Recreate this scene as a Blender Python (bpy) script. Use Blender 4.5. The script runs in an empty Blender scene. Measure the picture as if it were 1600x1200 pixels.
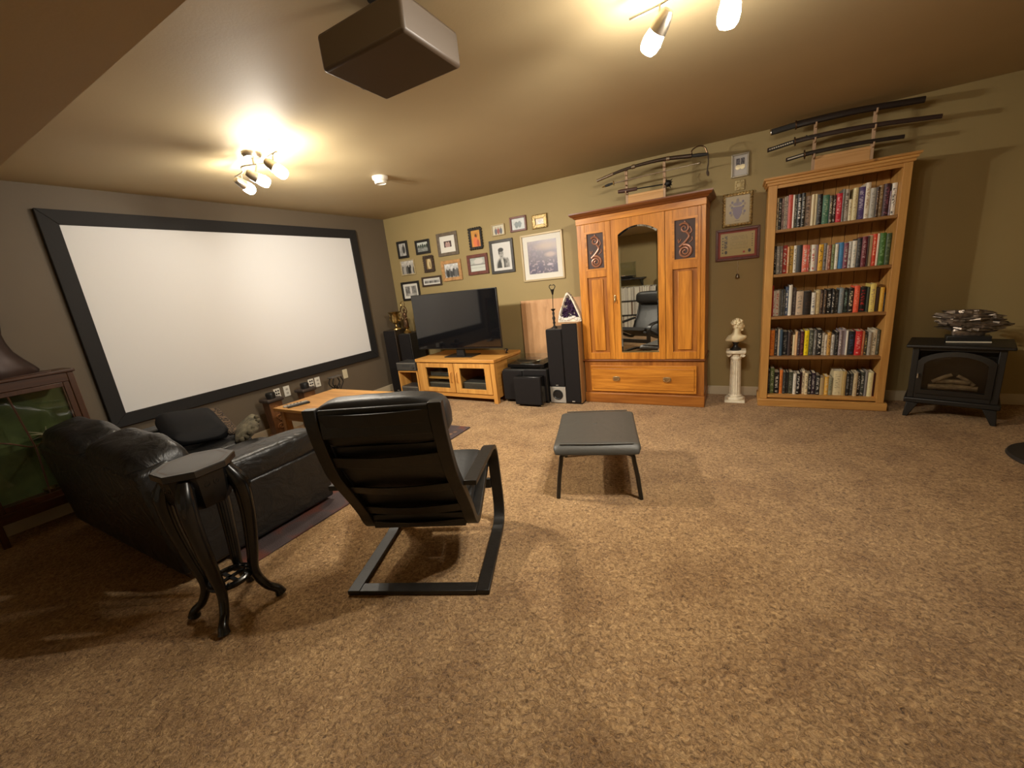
import bpy, math, random
import numpy as np
from mathutils import Vector, Matrix

random.seed(7)
SC = bpy.context.scene
COL = SC.collection

# ------------------------------------------------------------------ camera
F_PX, YAW, PITCH, ROLL = 633.46, -0.5238, 0.2459, -0.1076
CAM = Vector((4.5344, -4.6551, 1.3855))
_f = Vector((math.sin(YAW) * math.cos(PITCH), math.cos(YAW) * math.cos(PITCH), -math.sin(PITCH)))
_r = Vector((math.cos(YAW), -math.sin(YAW), 0))
_u = _r.cross(_f)
_r2 = _r * math.cos(ROLL) + _u * math.sin(ROLL)
_u2 = -_r * math.sin(ROLL) + _u * math.cos(ROLL)
cam_data = bpy.data.cameras.new('camera')
cam_data.sensor_fit = 'HORIZONTAL'
cam_data.sensor_width = 36.0
cam_data.lens = F_PX / 1600 * 36.0
cam_data.clip_start = 0.02
cam = bpy.data.objects.new('camera', cam_data)
M = Matrix((_r2, _u2, -_f)).transposed().to_4x4()
M.translation = CAM
cam.matrix_world = M
COL.objects.link(cam)
SC.camera = cam

# ------------------------------------------------------------------ world, lamps, exposure
world = bpy.data.worlds.new('world')
SC.world = world
world.use_nodes = True
world.node_tree.nodes['Background'].inputs[0].default_value = (0.01, 0.009, 0.008, 1)
world.node_tree.nodes['Background'].inputs[1].default_value = 1.0
LAMP_COLOR = (1.0, 0.92, 0.79)
LAMP_STRENGTH = 102.0        # glowing glass shades of the fixture by the screen
LAMP2_STRENGTH = 88.0        # and of the one in front of the bookcase
HEAD_W = 32.0                # forward beam of each head of the first fixture
HEAD2_W = 30.0               # forward beam of each head of the second fixture
vs = SC.view_settings
vs.view_transform = 'Standard'
vs.look = 'None'
vs.exposure = 1.40
vs.gamma = 1.0
vs.use_curve_mapping = False
SC.cycles.max_bounces = 10
SC.cycles.diffuse_bounces = 6
SC.cycles.sample_clamp_indirect = 6.0
SC.cycles.use_denoising = True

ROOM_X, ROOM_Y, ROOM_H = 6.95, -6.2, 2.44
SOFFIT_Y, SOFFIT_Z = -3.965, 2.12

# ------------------------------------------------------------------ materials
MATS = {}


def new_mat(name):
    m = bpy.data.materials.new(name)
    m.use_nodes = True
    nt = m.node_tree
    return m, nt, nt.nodes['Principled BSDF']


def N(nt, t, **kw):
    n = nt.nodes.new(t)
    for k, v in kw.items():
        setattr(n, k, v)
    return n


def ramp(nt, stops):
    r = N(nt, 'ShaderNodeValToRGB')
    el = r.color_ramp.elements
    el[0].position, el[0].color = stops[0][0], (*stops[0][1], 1)
    el[1].position, el[1].color = stops[-1][0], (*stops[-1][1], 1)
    for p, c in stops[1:-1]:
        e = el.new(p)
        e.color = (*c, 1)
    return r


def plain(name, col, rough=0.5, metal=0.0, spec=0.5, noise=0.0, nscale=20, bump=0.0, bscale=60, coat=0.0):
    if name in MATS:
        return MATS[name]
    m, nt, b = new_mat(name)
    b.inputs['Base Color'].default_value = (*col, 1)
    b.inputs['Roughness'].default_value = rough
    b.inputs['Metallic'].default_value = metal
    b.inputs['Specular IOR Level'].default_value = spec
    b.inputs['Coat Weight'].default_value = coat
    tc = N(nt, 'ShaderNodeTexCoord')
    if noise > 0:
        n = N(nt, 'ShaderNodeTexNoise')
        n.inputs['Scale'].default_value = nscale
        n.inputs['Detail'].default_value = 4
        nt.links.new(tc.outputs['Object'], n.inputs['Vector'])
        r = ramp(nt, [(0.3, tuple(c * (1 - noise) for c in col)), (0.7, tuple(min(1, c * (1 + noise)) for c in col))])
        nt.links.new(n.outputs['Fac'], r.inputs['Fac'])
        nt.links.new(r.outputs['Color'], b.inputs['Base Color'])
    if bump > 0:
        n2 = N(nt, 'ShaderNodeTexNoise')
        n2.inputs['Scale'].default_value = bscale
        n2.inputs['Detail'].default_value = 3
        nt.links.new(tc.outputs['Object'], n2.inputs['Vector'])
        bp = N(nt, 'ShaderNodeBump')
        bp.inputs['Strength'].default_value = bump
        bp.inputs['Distance'].default_value = 0.01
        nt.links.new(n2.outputs['Fac'], bp.inputs['Height'])
        nt.links.new(bp.outputs['Normal'], b.inputs['Normal'])
    MATS[name] = m
    return m


def wood(name, light, dark, axis='z', scale=9.0, rough=0.42, stretch=0.07, knots=False):
    key = name + '_' + axis
    if key in MATS:
        return MATS[key]
    m, nt, b = new_mat(key)
    tc = N(nt, 'ShaderNodeTexCoord')
    mp = N(nt, 'ShaderNodeMapping')
    s = [scale, scale, scale]
    s['xyz'.index(axis)] *= stretch
    mp.inputs['Scale'].default_value = s
    nt.links.new(tc.outputs['Object'], mp.inputs['Vector'])
    n = N(nt, 'ShaderNodeTexNoise')
    n.inputs['Scale'].default_value = 2.2
    n.inputs['Detail'].default_value = 7
    n.inputs['Roughness'].default_value = 0.62
    n.inputs['Distortion'].default_value = 0.6
    nt.links.new(mp.outputs['Vector'], n.inputs['Vector'])
    r = ramp(nt, [(0.32, dark), (0.5, tuple((a + c) / 2 for a, c in zip(light, dark))), (0.66, light)])
    nt.links.new(n.outputs['Fac'], r.inputs['Fac'])
    out = r.outputs['Color']
    if knots:
        v = N(nt, 'ShaderNodeTexVoronoi')
        v.inputs['Scale'].default_value = 5.0
        nt.links.new(tc.outputs['Object'], v.inputs['Vector'])
        kr = ramp(nt, [(0.05, (0.25, 0.2, 0.17)), (0.11, (1, 1, 1))])
        nt.links.new(v.outputs['Distance'], kr.inputs['Fac'])
        mx = N(nt, 'ShaderNodeMix', data_type='RGBA', blend_type='MULTIPLY')
        mx.inputs['Factor'].default_value = 1.0
        nt.links.new(out, mx.inputs['A'])
        nt.links.new(kr.outputs['Color'], mx.inputs['B'])
        out = mx.outputs['Result']
    nt.links.new(out, b.inputs['Base Color'])
    bp = N(nt, 'ShaderNodeBump')
    bp.inputs['Strength'].default_value = 0.12
    bp.inputs['Distance'].default_value = 0.004
    nt.links.new(n.outputs['Fac'], bp.inputs['Height'])
    nt.links.new(bp.outputs['Normal'], b.inputs['Normal'])
    b.inputs['Roughness'].default_value = rough
    MATS[key] = m
    return m


def paint_mat(name, col):
    m, nt, b = new_mat(name)
    tc = N(nt, 'ShaderNodeTexCoord')
    n = N(nt, 'ShaderNodeTexNoise')
    n.inputs['Scale'].default_value = 1.3
    n.inputs['Detail'].default_value = 3
    nt.links.new(tc.outputs['Object'], n.inputs['Vector'])
    r = ramp(nt, [(0.3, tuple(c * 0.95 for c in col)), (0.7, tuple(c * 1.04 for c in col))])
    nt.links.new(n.outputs['Fac'], r.inputs['Fac'])
    nt.links.new(r.outputs['Color'], b.inputs['Base Color'])
    n2 = N(nt, 'ShaderNodeTexNoise')
    n2.inputs['Scale'].default_value = 90
    n2.inputs['Detail'].default_value = 2
    nt.links.new(tc.outputs['Object'], n2.inputs['Vector'])
    bp = N(nt, 'ShaderNodeBump')
    bp.inputs['Strength'].default_value = 0.08
    bp.inputs['Distance'].default_value = 0.005
    nt.links.new(n2.outputs['Fac'], bp.inputs['Height'])
    nt.links.new(bp.outputs['Normal'], b.inputs['Normal'])
    b.inputs['Roughness'].default_value = 0.62
    b.inputs['Specular IOR Level'].default_value = 0.35
    return m


def carpet_mat():
    m, nt, b = new_mat('carpet_pile')
    tc = N(nt, 'ShaderNodeTexCoord')
    big = N(nt, 'ShaderNodeTexNoise')
    big.inputs['Scale'].default_value = 3.2
    big.inputs['Detail'].default_value = 8
    big.inputs['Roughness'].default_value = 0.68
    nt.links.new(tc.outputs['Object'], big.inputs['Vector'])
    tuft = N(nt, 'ShaderNodeTexNoise')
    tuft.inputs['Scale'].default_value = 58
    tuft.inputs['Detail'].default_value = 6
    tuft.inputs['Roughness'].default_value = 0.78
    tuft.inputs['Distortion'].default_value = 1.1
    nt.links.new(tc.outputs['Object'], tuft.inputs['Vector'])
    r = ramp(nt, [(0.33, (0.09, 0.042, 0.013)), (0.45, (0.36, 0.205, 0.08)), (0.56, (0.60, 0.372, 0.163)), (0.68, (0.78, 0.535, 0.27))])
    nt.links.new(tuft.outputs['Fac'], r.inputs['Fac'])
    r2 = ramp(nt, [(0.38, (0.70, 0.65, 0.60)), (0.50, (0.88, 0.86, 0.84)), (0.62, (1.0, 1.0, 1.0))])
    nt.links.new(big.outputs['Fac'], r2.inputs['Fac'])
    mx = N(nt, 'ShaderNodeMix', data_type='RGBA', blend_type='MULTIPLY')
    mx.inputs['Factor'].default_value = 1.0
    nt.links.new(r.outputs['Color'], mx.inputs['A'])
    nt.links.new(r2.outputs['Color'], mx.inputs['B'])
    nt.links.new(mx.outputs['Result'], b.inputs['Base Color'])
    bp = N(nt, 'ShaderNodeBump')
    bp.inputs['Strength'].default_value = 0.9
    bp.inputs['Distance'].default_value = 0.02
    nt.links.new(tuft.outputs['Fac'], bp.inputs['Height'])
    nt.links.new(bp.outputs['Normal'], b.inputs['Normal'])
    b.inputs['Roughness'].default_value = 1.0
    b.inputs['Specular IOR Level'].default_value = 0.1
    b.inputs['Sheen Weight'].default_value = 0.15
    return m


def rug_mat():
    m, nt, b = new_mat('rug_weave')
    tc = N(nt, 'ShaderNodeTexCoord')
    n = N(nt, 'ShaderNodeTexVoronoi', feature='F1')
    n.inputs['Scale'].default_value = 7
    nt.links.new(tc.outputs['Object'], n.inputs['Vector'])
    r = ramp(nt, [(0.1, (0.20, 0.11, 0.06)), (0.22, (0.05, 0.034, 0.034)), (0.55, (0.06, 0.042, 0.042)), (0.8, (0.12, 0.035, 0.022))])
    nt.links.new(n.outputs['Distance'], r.inputs['Fac'])
    nt.links.new(r.outputs['Color'], b.inputs['Base Color'])
    n2 = N(nt, 'ShaderNodeTexNoise')
    n2.inputs['Scale'].default_value = 160
    nt.links.new(tc.outputs['Object'], n2.inputs['Vector'])
    bp = N(nt, 'ShaderNodeBump')
    bp.inputs['Strength'].default_value = 0.5
    bp.inputs['Distance'].default_value = 0.01
    nt.links.new(n2.outputs['Fac'], bp.inputs['Height'])
    nt.links.new(bp.outputs['Normal'], b.inputs['Normal'])
    b.inputs['Roughness'].default_value = 0.95
    return m


def leather(name, col, rough=0.36, wr=0.35, wscale=9):
    m, nt, b = new_mat(name)
    b.inputs['Base Color'].default_value = (*col, 1)
    b.inputs['Roughness'].default_value = rough
    tc = N(nt, 'ShaderNodeTexCoord')
    w = N(nt, 'ShaderNodeTexNoise')
    w.inputs['Scale'].default_value = wscale
    w.inputs['Detail'].default_value = 5
    w.inputs['Distortion'].default_value = 1.2
    nt.links.new(tc.outputs['Object'], w.inputs['Vector'])
    g = N(nt, 'ShaderNodeTexVoronoi')
    g.inputs['Scale'].default_value = 260
    nt.links.new(tc.outputs['Object'], g.inputs['Vector'])
    b1 = N(nt, 'ShaderNodeBump')
    b1.inputs['Strength'].default_value = wr
    b1.inputs['Distance'].default_value = 0.03
    nt.links.new(w.outputs['Fac'], b1.inputs['Height'])
    b2 = N(nt, 'ShaderNodeBump')
    b2.inputs['Strength'].default_value = 0.12
    b2.inputs['Distance'].default_value = 0.002
    nt.links.new(g.outputs['Distance'], b2.inputs['Height'])
    nt.links.new(b1.outputs['Normal'], b2.inputs['Normal'])
    nt.links.new(b2.outputs['Normal'], b.inputs['Normal'])
    return m


def emit_mat(name, col, strength):
    m = bpy.data.materials.new(name)
    m.use_nodes = True
    nt = m.node_tree
    nt.nodes.clear()
    o = N(nt, 'ShaderNodeOutputMaterial')
    e = N(nt, 'ShaderNodeEmission')
    e.inputs['Color'].default_value = (*col, 1)
    e.inputs['Strength'].default_value = strength
    nt.links.new(e.outputs[0], o.inputs['Surface'])
    return m


def pane_mat(name, tint=(0.9, 0.92, 0.9), ior=1.5):
    m = bpy.data.materials.new(name)
    m.use_nodes = True
    nt = m.node_tree
    nt.nodes.clear()
    o = N(nt, 'ShaderNodeOutputMaterial')
    t = N(nt, 'ShaderNodeBsdfTransparent')
    t.inputs[0].default_value = (*tint, 1)
    g = N(nt, 'ShaderNodeBsdfGlossy')
    g.inputs['Roughness'].default_value = 0.03
    fr = N(nt, 'ShaderNodeFresnel')
    geo = N(nt, 'ShaderNodeNewGeometry')
    ml = N(nt, 'ShaderNodeMath', operation='MULTIPLY_ADD')     # same reflectance on both faces of a thin pane
    ml.inputs[1].default_value = 1 / ior - ior
    ml.inputs[2].default_value = ior
    nt.links.new(geo.outputs['Backfacing'], ml.inputs[0])
    nt.links.new(ml.outputs[0], fr.inputs['IOR'])
    mx = N(nt, 'ShaderNodeMixShader')
    nt.links.new(fr.outputs[0], mx.inputs[0])
    nt.links.new(t.outputs[0], mx.inputs[1])
    nt.links.new(g.outputs[0], mx.inputs[2])
    nt.links.new(mx.outputs[0], o.inputs['Surface'])
    return m


def print_mat():
    m, nt, b = new_mat('flat_print')
    a = N(nt, 'ShaderNodeAttribute', attribute_name='Col')
    nt.links.new(a.outputs['Color'], b.inputs['Base Color'])
    b.inputs['Roughness'].default_value = 0.35
    return m


def book_mat():
    """cover colour and lettering colour come from the book's own properties; blurred, unreadable lettering"""
    m, nt, b = new_mat('book_cover')
    a = N(nt, 'ShaderNodeAttribute', attribute_type='OBJECT', attribute_name='cover')
    t = N(nt, 'ShaderNodeAttribute', attribute_type='OBJECT', attribute_name='lettering')
    tc = N(nt, 'ShaderNodeTexCoord')
    oi = N(nt, 'ShaderNodeObjectInfo')
    mp = N(nt, 'ShaderNodeMapping')
    mp.inputs['Scale'].default_value = (2.2, 1.0, 26.0)
    nt.links.new(tc.outputs['Generated'], mp.inputs['Vector'])
    ad = N(nt, 'ShaderNodeVectorMath', operation='ADD')
    sc = N(nt, 'ShaderNodeVectorMath', operation='SCALE')
    sc.inputs[0].default_value = (37.0, 11.0, 53.0)
    nt.links.new(oi.outputs['Random'], sc.inputs['Scale'])
    nt.links.new(mp.outputs['Vector'], ad.inputs[0])
    nt.links.new(sc.outputs['Vector'], ad.inputs[1])
    n = N(nt, 'ShaderNodeTexNoise')
    n.inputs['Scale'].default_value = 1.0
    n.inputs['Detail'].default_value = 1
    nt.links.new(ad.outputs['Vector'], n.inputs['Vector'])
    th = ramp(nt, [(0.5, (0, 0, 0)), (0.56, (1, 1, 1))])
    nt.links.new(n.outputs['Fac'], th.inputs['Fac'])
    sp = N(nt, 'ShaderNodeSeparateXYZ')
    nt.links.new(tc.outputs['Generated'], sp.inputs[0])
    # band across the spine's width and the title's run along its height
    wx = ramp(nt, [(0.18, (0, 0, 0)), (0.26, (1, 1, 1)), (0.74, (1, 1, 1)), (0.82, (0, 0, 0))])
    nt.links.new(sp.outputs['X'], wx.inputs['Fac'])
    wz = ramp(nt, [(0.05, (0, 0, 0)), (0.07, (1, 1, 1)), (0.13, (1, 1, 1)), (0.15, (0, 0, 0)),
                   (0.25, (0, 0, 0)), (0.28, (1, 1, 1)), (0.86, (1, 1, 1)), (0.9, (0, 0, 0))])
    nt.links.new(sp.outputs['Z'], wz.inputs['Fac'])
    m1 = N(nt, 'ShaderNodeMath', operation='MULTIPLY')
    m2 = N(nt, 'ShaderNodeMath', operation='MULTIPLY')
    m3 = N(nt, 'ShaderNodeMath', operation='MULTIPLY')
    nt.links.new(th.outputs['Color'], m1.inputs[0])
    nt.links.new(wx.outputs['Color'], m1.inputs[1])
    nt.links.new(m1.outputs[0], m2.inputs[0])
    nt.links.new(wz.outputs['Color'], m2.inputs[1])
    nt.links.new(m2.outputs[0], m3.inputs[0])
    m3.inputs[1].default_value = 0.85
    mx = N(nt, 'ShaderNodeMix', data_type='RGBA')
    nt.links.new(m3.outputs[0], mx.inputs['Factor'])
    nt.links.new(a.outputs['Color'], mx.inputs['A'])
    nt.links.new(t.outputs['Color'], mx.inputs['B'])
    nt.links.new(mx.outputs['Result'], b.inputs['Base Color'])
    b.inputs['Roughness'].default_value = 0.45
    return m


WALL = paint_mat('olive_wall_paint', (0.33, 0.25, 0.11))
WALL_SCREEN = paint_mat('taupe_wall_paint', (0.145, 0.113, 0.077))
CEIL = paint_mat('taupe_ceiling_paint', (0.43, 0.34, 0.195))
BASEB = plain('baseboard_paint', (0.55, 0.47, 0.33), 0.5)
CARPET = carpet_mat()
RUG = rug_mat()
OAK_L, OAK_D = (0.62, 0.25, 0.032), (0.32, 0.105, 0.010)
PINE_L, PINE_D = (0.60, 0.33, 0.095), (0.40, 0.185, 0.042)
TVW_L, TVW_D = (0.72, 0.38, 0.10), (0.50, 0.22, 0.045)
oak = lambda ax: wood('golden_oak', OAK_L, OAK_D, ax, 12, 0.36)
oak_dark = lambda ax: wood('dark_oak', (0.22, 0.07, 0.016), (0.11, 0.032, 0.008), ax, 12, 0.35)
oak_mid = lambda ax: wood('red_oak', (.40, .15, .026), (.22, .07, .012), ax, 12, .36)
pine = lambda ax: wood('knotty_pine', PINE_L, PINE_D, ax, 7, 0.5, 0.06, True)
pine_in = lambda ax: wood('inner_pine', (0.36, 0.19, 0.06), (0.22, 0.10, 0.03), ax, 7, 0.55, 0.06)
tvw = lambda ax: wood('honey_wood', TVW_L, TVW_D, ax, 8, 0.42)
BLACK = plain('black_plastic', (0.012, 0.012, 0.012), 0.38)
BLACK_SATIN = plain('black_satin_paint', (0.016, 0.015, 0.014), 0.45, bump=0.05)
BLACK_WOOD = plain('black_stained_wood', (0.009, 0.008, 0.007), 0.42, noise=0.3, nscale=30, bump=0.08)
LACQUER = plain('black_lacquer', (0.005, 0.005, 0.005), 0.22)
GRILLE = plain('speaker_cloth', (0.012, 0.010, 0.010), 0.9, spec=0.2, bump=0.3, bscale=400)
GREY_PL = plain('dark_grey_plastic', (0.05, 0.05, 0.05), 0.45)
SILVER = plain('silver_paint', (0.42, 0.40, 0.36), 0.4, 0.3)
STEEL = plain('polished_steel', (0.72, 0.68, 0.62), 0.22, 1.0)
NICKEL = plain('brushed_nickel', (0.62, 0.55, 0.44), 0.35, 1.0)
BRASS = plain('aged_brass', (0.42, 0.29, 0.11), 0.30, 1.0, noise=0.5, nscale=25)
BRASS_DK = plain('dark_bronze', (0.13, 0.075, 0.04), 0.35, 0.9, noise=0.3, nscale=20)
BRONZE_BLK = plain('blackened_bronze', (0.035, 0.018, 0.014), 0.42, 0.4)
IRON = plain('wrought_iron', (0.02, 0.018, 0.016), 0.5, 0.5)
COPPER_CARVE = plain('copper_toned_carving', (0.30, 0.13, 0.075), 0.32, 0.2)
CARVE_BG = plain('dark_carving_ground', (0.045, 0.022, 0.018), 0.6)
PLASTER = plain('cream_plaster', (0.80, 0.70, 0.46), 0.6, noise=0.06, nscale=14)
PLASTER_W = plain('white_plaster', (0.74, 0.67, 0.52), 0.65, noise=0.12, nscale=30, bump=0.15)
WHITE_PL = plain('white_plastic', (0.80, 0.77, 0.68), 0.4)
SCREEN = plain('projection_fabric', (0.83, 0.84, 0.85), 0.95, spec=0.1)
VELVET = plain('black_velvet_frame', (0.012, 0.011, 0.011), 0.75, bump=0.1)
SOFA = leather('black_sofa_leather', (0.009, 0.009, 0.009), 0.38, 0.45, 7)
CHAIR_L = leather('black_chair_leather', (0.012, 0.012, 0.012), 0.44, 0.12, 8)
OTT_L = leather('charcoal_leather', (0.050, 0.047, 0.040), 0.5, 0.12, 7)
MIRROR = plain('mirror_glass', (0.80, 0.80, 0.76), 0.015, 1.0)
TVGLASS = plain('tv_panel', (0.005, 0.005, 0.006), 0.05, 0.0, 0.95)
PANE = pane_mat('clear_glass')
PANE_SMOKE = pane_mat('smoked_cover', (0.42, 0.41, 0.40))
STOVE_M = plain('black_cast_iron', (0.011, 0.0095, 0.008), 0.48, 0.0, bump=0.08)
PAPER = plain('paper_pages', (0.72, 0.64, 0.47), 0.8)
MATBOARD = plain('white_mat_board', (0.70, 0.68, 0.61), 0.8)
PLY = wood('maple_ply', (0.64, 0.37, 0.185), (0.52, 0.28, 0.125), 'z', 6, 0.45, 0.2)
PRINT = print_mat()
BOOK = book_mat()


# ------------------------------------------------------------------ mesh builder
class MB:
    def __init__(self):
        self.v, self.f, self.mi = [], [], []

    def add(self, vs_, fs, m=0):
        o = len(self.v)
        self.v += [tuple(p) for p in vs_]
        for f in fs:
            self.f.append([i + o for i in f])
            self.mi.append(m)
        return self

    def box(self, x0, x1, y0, y1, z0, z1, m=0):
        return self.add([(x0, y0, z0), (x1, y0, z0), (x1, y1, z0), (x0, y1, z0), (x0, y0, z1), (x1, y0, z1), (x1, y1, z1), (x0, y1, z1)],
                        [(3, 2, 1, 0), (4, 5, 6, 7), (0, 1, 5, 4), (1, 2, 6, 5), (2, 3, 7, 6), (3, 0, 4, 7)], m)

    def hexa(self, p, m=0):
        return self.add(p, [(3, 2, 1, 0), (4, 5, 6, 7), (0, 1, 5, 4), (1, 2, 6, 5), (2, 3, 7, 6), (3, 0, 4, 7)], m)

    def rings(self, rings, closed=True, cap=True, m=0, loop=False):
        n = len(rings[0])
        vs_ = [p for r in rings for p in r]
        fs = []
        R = len(rings)
        for i in range(R if loop else R - 1):
            j = (i + 1) % R
            for k in range(n if closed else n - 1):
                l = (k + 1) % n
                fs.append((i * n + k, i * n + l, j * n + l, j * n + k))
        if cap and not loop:
            fs.append(tuple(range(n))[::-1])
            fs.append(tuple((R - 1) * n + k for k in range(n)))
        return self.add(vs_, fs, m)

    def tube(self, path, r, n=8, loop=False, m=0, cap=True, sx=1.0):
        P = [Vector(p) for p in path]
        K = len(P)
        rr = r if isinstance(r, (list, tuple)) else [r] * K
        T = []
        for i in range(K):
            if loop:
                t = P[(i + 1) % K] - P[i - 1]
            else:
                t = P[min(i + 1, K - 1)] - P[max(i - 1, 0)]
            T.append(t.normalized() if t.length > 1e-9 else Vector((0, 0, 1)))
        up = Vector((0, 0, 1)) if abs(T[0].z) < 0.9 else Vector((1, 0, 0))
        a = (up - T[0] * up.dot(T[0])).normalized()
        rs = []
        for i in range(K):
            a = a - T[i] * a.dot(T[i])
            a = a.normalized() if a.length > 1e-6 else T[i].orthogonal().normalized()
            b = T[i].cross(a)
            rs.append([P[i] + (a * math.cos(2 * math.pi * k / n) + b * (sx * math.sin(2 * math.pi * k / n))) * rr[i] for k in range(n)])
        return self.rings(rs, True, cap, m, loop)

    def cyl(self, p0, p1, r0, r1=None, n=14, m=0):
        return self.tube([p0, p1], [r0, r0 if r1 is None else r1], n, m=m)

    def strip(self, path, side, w, t, m=0):
        """rectangular bent-wood section swept along a path: w along 'side', t across it"""
        P = [Vector(p) for p in path]
        S = Vector(side).normalized()
        rs = []
        for i in range(len(P)):
            tg = (P[min(i + 1, len(P) - 1)] - P[max(i - 1, 0)]).normalized()
            n_ = S.cross(tg).normalized()
            rs.append([P[i] + S * (w / 2) * a + n_ * (t / 2) * b for a, b in ((-1, -1), (1, -1), (1, 1), (-1, 1))])
        return self.rings(rs, True, True, m)

    def lathe(self, prof, n=20, c=(0, 0, 0), sx=1.0, sy=1.0, m=0):
        rs = [[(c[0] + r * sx * math.cos(2 * math.pi * k / n), c[1] + r * sy * math.sin(2 * math.pi * k / n), c[2] + z) for k in range(n)] for r, z in prof]
        return self.rings(rs, True, True, m)

    def prism(self, poly, axis, a, b, m=0):
        """poly in the two other axes (in xyz order), extruded from a to b along axis"""
        def P(u, v, w):
            return {'x': (w, u, v), 'y': (u, w, v), 'z': (u, v, w)}[axis]
        n = len(poly)
        vs_ = [P(u, v, a) for u, v in poly] + [P(u, v, b) for u, v in poly]
        fs = [tuple(range(n)), tuple(range(2 * n - 1, n - 1, -1))] + [(i, n + i, n + (i + 1) % n, (i + 1) % n) for i in range(n)]
        return self.add(vs_, fs, m)

    def super(self, c, s, e1=0.35, e2=0.35, nu=28, nv=14, m=0, fn=None):
        """superellipsoid cushion centred at c with half sizes s"""
        def sg(v, e):
            return math.copysign(abs(v) ** e, v)
        rs = []
        for j in range(nv + 1):
            ph = -math.pi / 2 + math.pi * j / nv
            ph = max(-math.pi / 2 + 0.02, min(math.pi / 2 - 0.02, ph))
            r = []
            for k in range(nu):
                th = 2 * math.pi * k / nu
                p = Vector((s[0] * sg(math.cos(ph), e1) * sg(math.cos(th), e2), s[1] * sg(math.cos(ph), e1) * sg(math.sin(th), e2), s[2] * sg(math.sin(ph), e1)))
                if fn:
                    p = Vector(fn(p))
                r.append(p + Vector(c))
            rs.append(r)
        return self.rings(rs, True, True, m)

    def build(self, name, mats, parent=None, bevel=0.0, smooth=40, sub=0, loc=None, rot=None, seg=2):
        me = bpy.data.meshes.new(name)
        me.from_pydata([tuple(p) for p in self.v], [], self.f)
        mats = mats if isinstance(mats, (list, tuple)) else [mats]
        for mt in mats:
            me.materials.append(mt)
        if len(mats) > 1:
            me.polygons.foreach_set('material_index', self.mi)
        import bmesh
        bm = bmesh.new()
        bm.from_mesh(me)
        bmesh.ops.recalc_face_normals(bm, faces=bm.faces)
        bm.to_mesh(me)
        bm.free()
        if smooth:
            me.polygons.foreach_set('use_smooth', [True] * len(me.polygons))
            me.set_sharp_from_angle(angle=math.radians(smooth))
        me.update()
        o = bpy.data.objects.new(name, me)
        COL.objects.link(o)
        if parent is not None:
            o.parent = parent
        if loc is not None:
            o.location = loc
        if rot is not None:
            o.rotation_euler = rot
        if bevel > 0:
            b = o.modifiers.new('bevel', 'BEVEL')
            b.width = bevel
            b.segments = seg
            b.limit_method = 'ANGLE'
            b.angle_limit = math.radians(35)
        if sub:
            s = o.modifiers.new('subdivision', 'SUBSURF')
            s.levels = s.render_levels = sub
        return o


def tag(o, label, cat, group=None, kind=None):
    o['label'] = label
    o['category'] = cat
    if group:
        o['group'] = group
    if kind:
        o['kind'] = kind
    return o


def thing(name, label, cat, loc=(0, 0, 0), rotz=0.0, group=None):
    o = bpy.data.objects.new(name, None)
    o.empty_display_size = 0.1
    COL.objects.link(o)
    o.location = loc
    o.rotation_euler = (0, 0, rotz)
    return tag(o, label, cat, group)


def struct(o):
    o['kind'] = 'structure'
    return o


def copy_tree(o, parent=None):
    c = o.copy()
    COL.objects.link(c)
    if parent is not None:
        c.parent = parent
    for ch in o.children:
        copy_tree(ch, c)
    return c


def bez(pts, n=24):
    """Catmull-Rom through points"""
    P = [Vector(p) for p in pts]
    P = [P[0] * 2 - P[1]] + P + [P[-1] * 2 - P[-2]]
    out = []
    segs = len(P) - 3
    per = max(2, n // segs)
    for i in range(segs):
        a, b, c, d = P[i:i + 4]
        for k in range(per):
            t = k / per
            out.append(0.5 * ((2 * b) + (c - a) * t + (2 * a - 5 * b + 4 * c - d) * t * t + (3 * b - a - 3 * c + d) * t ** 3))
    out.append(P[-2])
    return out


# ------------------------------------------------------------------ the room
T = 0.12
struct(MB().box(-T, ROOM_X + T, ROOM_Y - T, T, -0.1, 0).build('floor', CARPET, smooth=0))
struct(MB().box(-T, ROOM_X + T, SOFFIT_Y, T, ROOM_H, ROOM_H + 0.1).build('ceiling', CEIL, smooth=0))
struct(MB().box(-T, ROOM_X + T, ROOM_Y - T, SOFFIT_Y, SOFFIT_Z, ROOM_H + 0.1).build('ceiling_soffit', CEIL, smooth=0))
struct(MB().box(-T, ROOM_X + T, 0, T, 0, ROOM_H).build('wall_back', WALL, smooth=0))
struct(MB().box(-T, 0, ROOM_Y, 0, 0, ROOM_H).build('wall_left', WALL_SCREEN, smooth=0))
struct(MB().box(ROOM_X, ROOM_X + T, ROOM_Y, 0, 0, ROOM_H).build('wall_right', WALL, smooth=0))
struct(MB().box(-T, ROOM_X + T, ROOM_Y - T, ROOM_Y, 0, ROOM_H).build('wall_rear', WALL, smooth=0))
struct(MB().box(0.013, ROOM_X, -0.013, -0.0002, 0, 0.092).build('baseboard_back', BASEB, bevel=0.003, smooth=0))
struct(MB().box(0.0002, 0.013, ROOM_Y, -0.0002, 0, 0.092).build('baseboard_left', BASEB, bevel=0.003, smooth=0))
struct(MB().box(ROOM_X - 0.013, ROOM_X - 0.0002, ROOM_Y, -0.013, 0, 0.092).build('baseboard_right', BASEB, bevel=0.003, smooth=0))

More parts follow.
